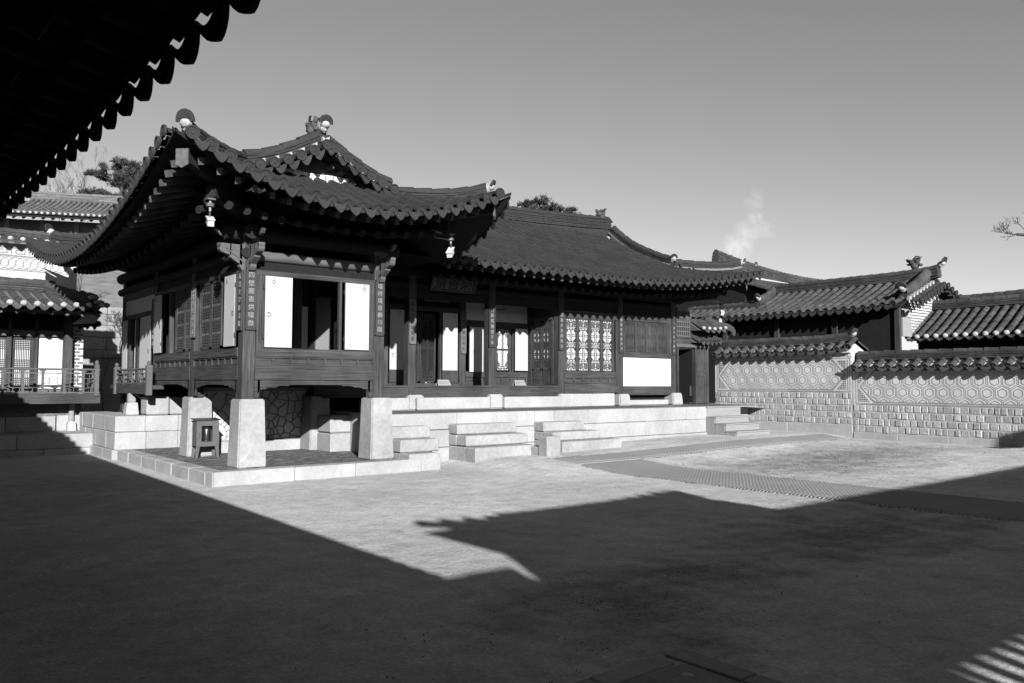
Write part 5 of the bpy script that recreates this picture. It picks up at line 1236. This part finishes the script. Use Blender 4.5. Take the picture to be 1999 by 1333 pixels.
hs = mk('hillside', mb, mat('dry_hillside', .10, .22, 1.5, bump=.6), smooth=True); hs['kind'] = 'structure'; hs['label'] = 'dry winter slope behind the halls'

def branchy(mb, p, d, L, r, depth, rnd, spread=.5, lean=V((0, 0, .15)), minr=.006):
    pts = [V(p)]; rs = [r]; d = V(d).normalized(); n = 4
    for i in range(n):
        d = (d+V((rnd.uniform(-1, 1), rnd.uniform(-1, 1), rnd.uniform(-1, 1)))*.14+lean*.3).normalized(); pts.append(pts[-1]+d*L/n); rs.append(max(minr, r*(1-.45*(i+1)/n)))
    mb.tube(pts, rs, 5 if r > .03 else 3, cap=False)
    if depth <= 0: return
    for k in range(rnd.choice((2, 3, 3))):
        i = rnd.choice((2, 3, 4)); a = rnd.uniform(0, 6.28); s = V((math.cos(a), math.sin(a), rnd.uniform(-.3, .7)))
        branchy(mb, pts[i], d+s*spread*rnd.uniform(.7, 1.4), L*rnd.uniform(.6, .82), rs[i]*.72, depth-1, rnd, spread, lean, minr)
def bare(name, label, base, h, r, depth, seed, spread=.5, m='twig', minr=.006, d=(0, 0, 1), cat='tree'):
    rnd = random.Random(seed); o = thing(name, label, cat, base)
    mb = MB(); branchy(mb, base, d, h*.42, r, depth, rnd, spread, minr=minr); mk('branches' if False else 'trunk', mb, m, o); return o
bare('bare_shrub', 'leafless shrub growing on the terrace above the pale blocks', (6.0, 30.6, 4.0), 2.6, .05, 5, 4, .7, cat='shrub'); bare('bare_shrub', 'leafless thorny shrub against the pale terrace blocks beside the hall', (7.1, 29.8, 2.6), 1.5, .025, 5, 9, .8, cat='shrub')
bare('bare_shrub', 'curved bare stems in the dark corner below the terrace', (5.9, 26.5, .6), 2.2, .03, 3, 12, .8, cat='shrub')

# far hall on the hill, turned a little away
fh = thing('far_hall', 'distant pale tiled hall on the hill behind, white dotted eave', 'hall', (8, 48, 6))
e = V((.912, -.411, 0)); n = V((.411, .912, 0)); o0 = V((5.78, 46.44, 0))-e*.15
S = Slope((o0.x, o0.y), (e.x, e.y), (n.x, n.y), lambda u, d: 9.97+.26*d+.028*d*d)
mt, me, mw, mr_ = MB(), MB(), MB(), MB()
tile_face(S, [.1+.262*k for k in range(36)], lambda u: 4.1, mt=mt, me=me, mw=mw, end='white', tile=.5, pan=.5, drips=False, r=.085)
rf = mk('roof', mt, ['tile_pale', 'tile_pan'], fh, smooth=True); mk('plaster_stop', mw, 'plaster_rough', rf, smooth=True)
ridge([S.P(u, 4.1) for u in (0, 3, 6, 9, 10)], mr_, layers=5, w=.14, lh=.07, r=.1, seg=.6); mk('ridge', mr_, 'tile_pale', rf, smooth=True)
mb = MB(); mb.prism([S.P(-3, .1, -.12), S.P(12, .1, -.12), S.P(12, 4.1, -.12), S.P(-3, 4.1, -.12)], (0, 0, -.1)); mb.prism([S.P(0, 4.1, -.05), S.P(10, 4.1, -.05), S.P(10, 8.5, -2), S.P(0, 8.5, -2)], (0, 0, -.1)); mk('boarding', mb, 'wood_dark', rf)
for k in range(22):
    mb = MB(); u = .3+k*.44; mb.tube([S.P(u, .35, -.28), S.P(u, 1.4, -.1)], .07, 8); mk('rafter', mb, 'wood_y', fh, smooth=True)
FF = (o0, e, -n)
mb = MB(); lb(mb, FF, -3, 12, -2.0, -1.5, 5.5, 9.9); mk('wall', mb, 'wood_y', fh)
mb = MB()
for k in range(8): lb(mb, FF, -2+k*1.6, -1.8+k*1.6, -1.5, -1.42, 5.5, 9.9)
lb(mb, FF, -3, 12, -1.5, -1.42, 8.6, 8.75); mk('post', mb, 'wood_pale', fh)
mb = MB()
for k in range(14): lb(mb, FF, -1.7+k*.8, -1.3+k*.8, -1.5, -1.45, 9.05, 9.3)
mk('window', mb, 'paper', fh)

# ------------------------------------------------------------------ trees
def pine(label, base, top, pads, seed, size=.55):
    rnd = random.Random(seed); o = thing('pine_tree', label, 'tree', base, 'pines behind the halls')
    mb = MB(); b0 = V(base); t0 = V(top); mb.tube([b0, b0.lerp(t0, .35)+V((.3, 0, 0)), b0.lerp(t0, .7)-V((.2, .2, 0)), t0], [.3, .24, .16, .05], 8)
    for (c, rx, rz) in pads:
        c = V(c); j = b0.lerp(t0, max(.2, min(.95, (c.z-b0.z-1)/(t0.z-b0.z)))); mb.tube([j, j.lerp(c, .5)+V((0, 0, .2)), c], [.10, .07, .03], 5)
    mk('trunk', mb, 'bark', o)
    mb = MB()
    for (c, rx, rz) in pads:
        c = V(c); n_ = int(420*rx*rx)
        # irregular clumps of needle tufts within each flat layer
        cl = [c+V((rnd.gauss(0, .5)*rx, rnd.gauss(0, .5)*rx, rnd.gauss(0, .42)*rz)) for _ in range(int(9+9*rx))]
        for _ in range(n_):
            p = rnd.choice(cl)+V((rnd.gauss(0, .15), rnd.gauss(0, .15), rnd.gauss(0, .10)))*(rx*.62+.2); d0 = V((rnd.uniform(-1, 1), rnd.uniform(-1, 1), rnd.uniform(.0, 1.1))).normalized()
            for q in range(4):
                d = (d0+V((rnd.uniform(-1, 1), rnd.uniform(-1, 1), rnd.uniform(-1, 1)))*.7).normalized(); s = d.cross(V((rnd.random(), rnd.random(), rnd.random()+.1))).normalized()*.035; L = size*rnd.uniform(.35, .75)
                mb.add([p-s, p+s, p+d*L], [(0, 1, 2)])
    mk('crown', mb, 'needles', o); return o
pine('broad dark pine rising above the pale far roof at left', (15.3, 64.2, 9), (15.2, 64, 17.8),
     [((15.1, 64, 17.5), 1.0, .4), ((16.6, 63, 17.0), 1.2, .4), ((13.9, 65, 16.8), .9, .35), ((15.5, 64, 16.4), 1.5, .5), ((17.5, 62.5, 16.2), 1.2, .5), ((14.0, 65, 15.2), 1.4, .45), ((16.2, 63.5, 15.0), 1.7, .5), ((18, 62, 15), 1.4, .5), ((13.0, 65.8, 14.6), 1.0, .3), ((15, 64.5, 14.2), 1.8, .3), ((11.9, 66.6, 14.3), .8, .25)], 5)
pine('pine top showing behind the long hall ridge', (46, 52, 4), (46.0, 51.9, 17.3), [((45.7, 52, 17.2), .7, .3), ((45.0, 52.6, 16.8), .8, .4), ((46.6, 51.5, 16.7), .9, .35), ((47.8, 50.6, 16.5), .6, .25), ((46, 52, 16.0), 1.6, .5), ((44.1, 53.3, 16.3), .4, .2), ((47.4, 50.8, 15.9), 1.1, .4)], 8, .6)
bare('bare_tree', 'slender leafless tree in the sky left of the dark pine', (13.9, 71.6, 10.5), 8.2, .09, 6, 21, .55, minr=.009)
bare('bare_tree', 'thin leafless saplings lower left beside the far roof', (11.9, 68, 10), 7.0, .06, 5, 33, .5, minr=.009)
# branch that enters the frame at right: its trunk stands outside
o = thing('bare_tree', 'crooked bare branch reaching into the sky at the right edge', 'tree', (36.5, 9.0, 0))
mb = MB(); mb.tube([(36.5, 9.0, 0), (36.3, 9.1, 3), (36.0, 9.2, 5), (36.3, 9.0, 8)], [.35, .3, .22, .1], 8)
r1 = V((36.0, 9.2, 5.2)); rnd = random.Random(2)
mb.tube([r1, (34.8, 10.1, 6.6), (33.7, 10.9, 7.1), (33.25, 11.2, 7.12)], [.14, .09, .06, .05], 6, cap=False)
for p, d, L, r, dp in (((33.25, 11.2, 7.12), (-.6, .5, .1), .36, .028, 4), ((33.5, 11.0, 7.1), (-.05, .1, 1), .35, .03, 4), ((33.25, 11.2, 7.12), (-.5, .4, -.25), .28, .02, 3), ((33.9, 10.7, 7.0), (.1, 0, 1), .5, .04, 4), ((33.0, 11.4, 7.15), (-.3, .3, .7), .35, .02, 3)): branchy(mb, p, d, L, r, dp, rnd, .8, V((0, 0, .1)), .006)
mk('trunk', mb, 'bark', o)

# ------------------------------------------------------------------ halls to the right
rh = thing('east_hall', 'tiled hall beyond the patterned wall with a dragon head on its ridge', 'hall', (24, 13, 0))
def z_a(u, d): return 3.80+.34*d+.035*d*d+.02*max(0, 1.6-u)**2*1.5+.012*max(0, u-5.4)**2
SA = Slope((22.95, 10.78), (0, 1), (1, 0), z_a)
mt, me, mw, ml = MB(), MB(), MB(), MB()
us = [.14+.292*k for k in range(28)]
tile_face(SA, us, lambda u: 2.3 if u < 5.3 else 1.05, mt=mt, me=me, r=.08, tile=.36, dh=.12)
rf = mk('roof', mt, ['tile_old', 'tile_pan'], rh, smooth=True); mk('eave_tile', me, 'tile', rf, smooth=True)
mr_ = MB(); ridge([V((25.25, y, 4.74+.05*max(0, (12.2-y)/1.5)**2*1.6)) for y in (10.6, 11.0, 11.5, 12.2, 13, 14.5, 16.3)], mr_, layers=5, w=.13, lh=.05, r=.1)
ridge([V((25.2, 10.95, 4.78)), V((24.6, 10.92, 4.48)), V((24.0, 10.9, 4.22)), V((23.45, 10.88, 4.07))], mr_, layers=3, w=.11, r=.16)
ridge([V((25.3, 10.95, 4.78)), V((26.2, 10.92, 4.40)), V((27.6, 10.9, 4.0))], mr_, layers=3, w=.11, r=.1)
ridge([V((25.2, 16.2, 4.78)), V((24.6, 16.1, 4.52)), V((23.9, 16.0, 4.30))], mr_, layers=3, w=.10, r=.1); ridge([V((24.0, 16.0, 4.2)), V((24.0, 19, 4.2))], mr_, layers=3, w=.1)
mk('ridge', mr_, 'tile_old', rf, smooth=True)
for c, d, w, h in (((25.25, 10.5, 5.20), (0, -1), .30, .2), ((23.32, 10.86, 4.33), (-1, 0), .34, .2), ((23.8, 15.95, 4.5), (-1, 0), .24, .14)):
    a, b2 = MB(), MB(); end_tile(a, b2, c, d, w, h, .5); mk('ridge_end_tile', a, 'tile_old', rf); mk('ridge_end_plaster', b2, 'plaster_rough', rf, smooth=True)
b2 = MB(); beast(b2, (25.25, 11.35, 5.12), (0, 1), 1.0); mk('dragon_head_tile', b2, 'tile_old', rf, smooth=True)
# south gable: rows of short tiles pointing south, brick face below
mt, me, ml = MB(), MB(), MB()
for a0, b0, k_ in ((V((25.2, 10.85, 4.62)), V((23.5, 10.85, 3.98)), 8), (V((25.3, 10.85, 4.62)), V((27.2, 10.85, 3.95)), 7)):
    for k in range(k_):
        c = a0.lerp(b0, (k+.4)/k_); t = (b0-a0).normalized(); a = V((t.x, 0, t.z)); convex_col(mt, [c+V((0, -.42, -.08)), c+V((0, -.1, 0)), c+V((0, .1, .03))], a, .085); antefix(me, c+V((0, -.43, -.06)), (0, -1, -.1), (0, 0, 1), .095)
        q = c+t*.12+V((0, -.36, -.14)); drip(me, q, a, (0, -1, 0), (0, 0, 1), .11, .10); ml.obox(c+t*.12+V((0, -.12, .06)), a*.05, V((0, .05, 0)), V((0, 0, .05)))
mk('gable_tile', mt, 'tile_old', rf, smooth=True); mk('eave_tile', me, 'tile', rf, smooth=True); mk('gable_mortar', ml, 'plaster_rough', rf)
mb = MB(); mb.prism([(24.0, 10.98, 3.1), (27, 10.98, 3.1), (27, 10.98, 3.9), (25.25, 10.98, 4.6), (24.0, 10.98, 4.05)], (0, .2, 0)); gw = mk('gable_wall', mb, 'plaster_white', rh)
mb = MB()
for r_ in range(14):
    for k in range(12):
        x = 23.98+k*.155+(r_ % 2)*.07; z = 3.0+r_*.085
        if z < 4.45-abs(x-25.25)*.42 and x < 26: mb.box(x, x+.105, 10.955, 10.99, z, z+.03)
mk('brick_face', mb, 'brick', gw)
mb = MB(); mb.box(23.35, 23.45, 10.95, 19, 0, 3.9); mb.box(23.45, 27, 11.1, 19, 3.7, 3.75); mk('wall', mb, 'wood_dark', rh)
mb = MB(); mb.box(23.28, 23.4, 10.92, 11.06, .5, 3.85)
for y in (12.9, 14.9, 16.9): mb.box(23.26, 23.36, y-.08, y+.08, .5, 3.85)
mk('column', mb, 'wood_z', rh)
mb = MB(); mb.box(23.36, 23.40, 11.1, 12.8, 2.4, 3.3); mb.box(23.36, 23.40, 13.0, 14.8, 2.1, 3.2); mk('plaster_panel', mb, 'stone_dim', rh)
mb = MB(); mb.box(23.44, 24.0, 10.90, 10.96, 2.95, 3.5); mk('gable_board', mb, 'wood_grey', rh)
mb = MB(); mb.prism([SA.P(0, .1, -.12), SA.P(8.2, .1, -.12), SA.P(8.2, 1.05, -.1), SA.P(5.3, 2.3, -.1), SA.P(0, 2.3, -.1)], (0, 0, -.05)); mb.prism([(25.25, 10.7, 4.7), (27.6, 10.7, 3.9), (27.6, 16.3, 3.9), (25.25, 16.3, 4.7)], (0, 0, -.06)); mk('boarding', mb, 'wood_dark', rf)

ew = thing('east_wing', 'lower tiled wing with white dotted eave at the right edge', 'house', (25.5, 7, 0))
SB = Slope((24.0, 11.1), (0, -1), (1, 0), lambda u, d: 2.93+.50*d+.03*d*d+.006*max(0, u-1))
mt, me, mw, mr_ = MB(), MB(), MB(), MB()
tile_face(SB, [.08+.262*k for k in range(38)], lambda u: 1.62, mt=mt, me=me, mw=mw, end='white', r=.085, tile=.34, pan=.06)
rf = mk('roof', mt, ['tile_old', 'tile_lime'], ew, smooth=True); mk('eave_tile', me, 'tile_old', rf); mk('plaster_stop', mw, 'plaster_rough', rf, smooth=True)
ridge([V((25.65, y, 3.84+.0016*(11-y)**2)) for y in (10.95, 9, 7, 4, 1)], mr_, layers=4, w=.13, lh=.05, r=.1); mk('ridge', mr_, 'tile_old', rf, smooth=True)
mb = MB(); mb.box(24.6, 24.7, 1, 11, 0, 3.2); mb.prism([SB.P(0, .1, -.1), SB.P(10, .1, -.1), SB.P(10, 1.6, -.1), SB.P(0, 1.6, -.1)], (0, 0, -.05)); mb.prism([(25.65, 11, 3.8), (25.65, 1, 3.8), (27.3, 1, 2.9), (27.3, 11, 2.9)], (0, 0, -.05)); mk('wall', mb, 'wood_dark', ew)
mb = MB(); mb.prism([(24.0, 11.02, 2.95), (24.75, 11.02, 3.42), (24.75, 11.02, 3.52), (24.0, 11.02, 3.08)], (0, -.06, 0)); mk('plaster_edge', mb, 'plaster_rough', ew)
for k in range(16):
    mb = MB(); y = 10.8-k*.5; mb.tube([(24.15, y, 2.80), (24.8, y, 3.05)], .05, 8); mk('rafter', mb, 'wood_pale', ew, smooth=True)
er = thing('east_rear_hall', 'dark ridge of a further hall rising off the right edge of the picture', 'hall', (29, 8, 0))
SCc = Slope((27.6, 12.5), (0, -1), (1, 0), lambda u, d: 3.72+.42*d+.004*u*u)
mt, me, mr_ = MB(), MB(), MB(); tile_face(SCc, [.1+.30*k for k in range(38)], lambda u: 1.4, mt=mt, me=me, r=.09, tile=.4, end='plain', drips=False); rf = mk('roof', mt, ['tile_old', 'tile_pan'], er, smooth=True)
ridge([V((29.0, y, 4.28+.006*(12.5-y)**2)) for y in (12.5, 11, 9.5, 8, 5, 2)], mr_, layers=4, w=.13, lh=.05, r=.1); mk('ridge', mr_, 'tile_old', rf, smooth=True)
mb = MB(); mb.box(28.2, 29.8, 2, 12.3, 0, 3.9); mk('wall', mb, 'wood_dark', er)
nh = thing('north_hall', 'large hall roof behind the main hall with a thick sagging ridge', 'hall', (35, 22, 0))
S = Slope((29.5, 19.4), (1, 0), (0, 1), lambda u, d: 5.55+.34*d)
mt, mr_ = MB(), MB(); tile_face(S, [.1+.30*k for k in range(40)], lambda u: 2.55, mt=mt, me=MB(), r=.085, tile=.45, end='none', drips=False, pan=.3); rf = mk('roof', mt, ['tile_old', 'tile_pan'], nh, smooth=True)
ridge([V((x, 22, 6.36+.010*(x-37.5)**2)) for x in (29.6, 31, 33, 35, 37, 39, 41)], mr_, layers=8, w=.16, lh=.06, r=.1); mk('ridge', mr_, 'tile_old', rf, smooth=True)
mb = MB(); mb.obox((36, 21.8, 6.35), (5.5, 0, -.15), (0, .06, 0), (0, 0, .07)); mk('ridge_mortar', mb, 'relief_pale', rf)
a, b2 = MB(), MB(); end_tile(a, b2, (32.6, 21.9, 7.12), (-.3, -1), .18, .16, .1); mk('ridge_end_tile', a, 'tile_old', rf); mk('ridge_end_plaster', b2, 'plaster_rough', rf)
a = MB(); beast(a, (30.85, 22, 7.08), (1, 0), .85); mk('dragon_head_tile', a, 'tile_old', rf, smooth=True); a, b2 = MB(), MB(); end_tile(a, b2, (30.3, 22, 6.9), (-1, -.4), .3, .16, .6); mk('ridge_end_tile', a, 'tile_old', rf); mk('ridge_end_plaster', b2, 'plaster_rough', rf)
mb = MB(); mb.box(29.8, 41, 20.6, 25, 0, 5.7); mb.prism([(29.6, 22, 6.3), (41, 22, 6.3), (41, 25, 5.2), (29.6, 25, 5.2)], (0, 0, -.1)); mk('wall', mb, 'wood_dark', nh)

# ------------------------------------------------------------------ steam drifting from a flue behind the roofs
def smoke(label, base, pts, seed):
    x0 = min(p[0]-p[3] for p in pts); x1 = max(p[0]+p[3] for p in pts); y0 = min(p[1]-p[3] for p in pts); y1 = max(p[1]+p[3] for p in pts); z0 = min(p[2]-p[3] for p in pts); z1 = max(p[2]+p[3] for p in pts)
    mb = MB(); mb.box(x0, x1, y0, y1, z0, z1)
    m = bpy.data.materials.new('drifting_steam'); m.use_nodes = True; N = m.node_tree.nodes; L = m.node_tree.links; N.clear()
    out = N.new('ShaderNodeOutputMaterial'); pv = N.new('ShaderNodeVolumePrincipled'); pv.inputs['Color'].default_value = (1, 1, 1, 1); pv.inputs['Anisotropy'].default_value = .0
    L.new(pv.outputs[0], out.inputs['Volume']); geo = N.new('ShaderNodeNewGeometry'); nz = N.new('ShaderNodeTexNoise'); nz.inputs['Scale'].default_value = 1.1; nz.inputs['Detail'].default_value = 5
    L.new(geo.outputs['Position'], nz.inputs['Vector']); acc = None
    wv = N.new('ShaderNodeVectorMath'); wv.operation = 'MULTIPLY_ADD'; wv.inputs[1].default_value = (1.1, 1.1, 1.1); wv.inputs[2].default_value = (-.55, -.55, -.55); L.new(nz.outputs['Color'], wv.inputs[0])
    ad = N.new('ShaderNodeVectorMath'); ad.operation = 'ADD'; L.new(geo.outputs['Position'], ad.inputs[0]); L.new(wv.outputs[0], ad.inputs[1])
    for x, y, z, r, k in pts:
        ds = N.new('ShaderNodeVectorMath'); ds.operation = 'DISTANCE'; ds.inputs[1].default_value = (x, y, z); L.new(ad.outputs[0], ds.inputs[0])
        mr = N.new('ShaderNodeMapRange'); mr.interpolation_type = 'SMOOTHSTEP'; mr.inputs['From Min'].default_value = 0; mr.inputs['From Max'].default_value = r; mr.inputs['To Min'].default_value = k; mr.inputs['To Max'].default_value = 0; L.new(ds.outputs['Value'], mr.inputs[0])
        if acc is None: acc = mr.outputs[0]
        else:
            a = N.new('ShaderNodeMath'); a.operation = 'MAXIMUM'; L.new(acc, a.inputs[0]); L.new(mr.outputs[0], a.inputs[1]); acc = a.outputs[0]
    n2 = N.new('ShaderNodeTexNoise'); n2.inputs['Scale'].default_value = 1.8; n2.inputs['Detail'].default_value = 6; n2.inputs['Roughness'].default_value = .65; L.new(geo.outputs['Position'], n2.inputs['Vector'])
    r2 = N.new('ShaderNodeMapRange'); r2.inputs['From Min'].default_value = .40; r2.inputs['From Max'].default_value = .62; L.new(n2.outputs['Fac'], r2.inputs[0])
    ml = N.new('ShaderNodeMath'); ml.operation = 'MULTIPLY'; L.new(acc, ml.inputs[0]); L.new(r2.outputs[0], ml.inputs[1]); L.new(ml.outputs[0], pv.inputs['Density'])
    o = mk('steam', mb, m); tag(o, label, 'smoke', kind='stuff'); return o
smoke('wisp of pale steam rising behind the hall ridge into the sky', None,
      [(37.7, 26.9, 8.3, .8, 1.1), (38.0, 26.6, 9.2, 1.0, .9), (38.3, 26.3, 10.0, .95, .6), (38.75, 25.9, 10.7, .7, .5), (38.6, 26.0, 11.5, .6, .4), (38.6, 25.9, 12.2, .5, .25), (39.0, 25.7, 10.2, .8, .35)], 1)

# ------------------------------------------------------------------ the near hall whose eave hangs over the camera
nr = thing('near_hall', 'black unlit eave of the hall the camera stands under, top left', 'hall', (-1.5, 6, 0))
def z_n(u, d): return 2.675+.034*max(0, u-6.9)+.40*d+.02*d*d
SN = Slope((.78, -4.6), (0, 1), (-1, 0), z_n)
mt, me = MB(), MB()
us = [.12+.262*k for k in range(77)]
tile_face(SN, us, lambda u: .9, mt=mt, me=me, r=.07, tile=.3, dh=.03, end='plain')
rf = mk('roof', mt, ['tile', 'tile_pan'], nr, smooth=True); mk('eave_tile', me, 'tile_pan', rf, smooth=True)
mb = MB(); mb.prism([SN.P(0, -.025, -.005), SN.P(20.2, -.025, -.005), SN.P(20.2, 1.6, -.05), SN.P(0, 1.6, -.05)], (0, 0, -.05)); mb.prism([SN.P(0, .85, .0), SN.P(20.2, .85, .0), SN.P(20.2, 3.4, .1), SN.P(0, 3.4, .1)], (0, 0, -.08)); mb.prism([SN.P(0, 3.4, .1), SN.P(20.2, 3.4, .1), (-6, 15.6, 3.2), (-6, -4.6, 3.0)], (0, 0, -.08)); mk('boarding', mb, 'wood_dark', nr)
for k in range(33):
    mb = MB(); u = 1+k*.58; mb.tube([SN.P(u, .35, -.2), SN.P(u, 1.7, -.12)], .05, 8); mk('rafter', mb, 'wood_dark', nr, smooth=True)
mb = MB(); mb.box(-.75, -.6, -2.6, 15.4, .3, 3.4); mb.box(-6, -.7, 15.2, 15.4, 0, 3.3); mb.box(-6, -.7, -2.6, -2.4, 0, 3.3); mk('wall', mb, 'wood_dark', nr)
mb = MB(); mb.cbox(-1.0, -.12, -2.4, 15.5, -.05, .30, .02); mk('stone_terrace', mb, 'stone', nr)
mb = MB()
for y in (-2, 1.4, 4.8, 8.2, 11.6, 15): mb.cbox(-.62, -.42, y-.1, y+.1, .3, 3.2, .01)
mk('column', mb, 'wood_z', nr)

# ------------------------------------------------------------------ gatehouse row behind the camera: its roofs throw the shadow over the yard
gh = thing('gatehouse', 'tiled gatehouse behind the camera whose roof shadow crosses the yard', 'gatehouse', (3, -4.17, 0))
def gable_prism(x0, x1, ridge_z, eave_z, yN, yS, r0=0.0):
    mt = MB(); nn = max(2, int((x1-x0)/.28)); SNn = Slope((x0, yN), (1, 0), (0, -1), lambda u, d: lerp(eave_z, ridge_z-.3, d/(yN+4.17))+r0*(abs(2*u/(x1-x0)-1))**3)
    tile_face(SNn, frange(.1, x1-x0-.1, nn), lambda u: yN+4.17, mt=mt, me=mt, r=.08, tile=.9, pan=.8, end='plain')
    r_ = mk('roof', mt, 'tile', gh, smooth=True)
    mb = MB(); mb.prism([(x0, yN, eave_z-.08), (x0, -4.17, ridge_z-.36), (x0, yS, eave_z-.08)], (x1-x0, 0, 0)); mk('boarding', mb, 'wood_dark', r_)
    mr_ = MB(); ridge([V((x, -4.17, ridge_z-.30+r0*(abs(2*(x-x0)/(x1-x0)-1))**3)) for x in frange(x0+(.65 if x1 == 4.65 else .15), x1-.15, 9)], mr_, layers=4, w=.13, lh=.05, r=.1); mk('ridge', mr_, 'tile', r_)
gable_prism(.5, 4.65, 4.52, 3.96, -2.95, -5.4, .10)
gable_prism(-4.0, .6, 3.68, 3.1, -3.1, -5.3); gable_prism(4.6, 15.6, 3.83, 3.15, -3.1, -5.3)
gable_prism(15.4, 24, 4.62, 3.9, -3.0, -5.6, .2)
mb = MB(); mb.box(-4, 1.7, -4.3, -4.05, 0, 3.45); mb.box(4.0, 24, -4.3, -4.05, 0, 3.5); mb.box(1.7, 4.0, -4.3, -4.05, 2.38, 4.0); mb.box(.6, 1.7, -4.3, -4.05, 3.2, 4.0); mb.box(4, 4.6, -4.3, -4.05, 3.2, 4.0); mb.box(15.5, 24, -4.4, -4.0, 0, 4.1); mk('wall', mb, 'wood_dark', gh)
mb = MB(); mb.box(1.7, 4.0, -4.22, -4.12, 0, 1.9); mb.box(1.7, 2.15, -4.23, -4.11, 1.85, 2.6); mk('door_leaf', mb, 'wood_dark', gh)
mb = MB()
for k in range(10): mb.box(2.2+k*.2, 2.29+k*.2, -4.2, -4.14, 1.88, 2.4)
mk('spike_row', mb, 'wood_dark', gh)
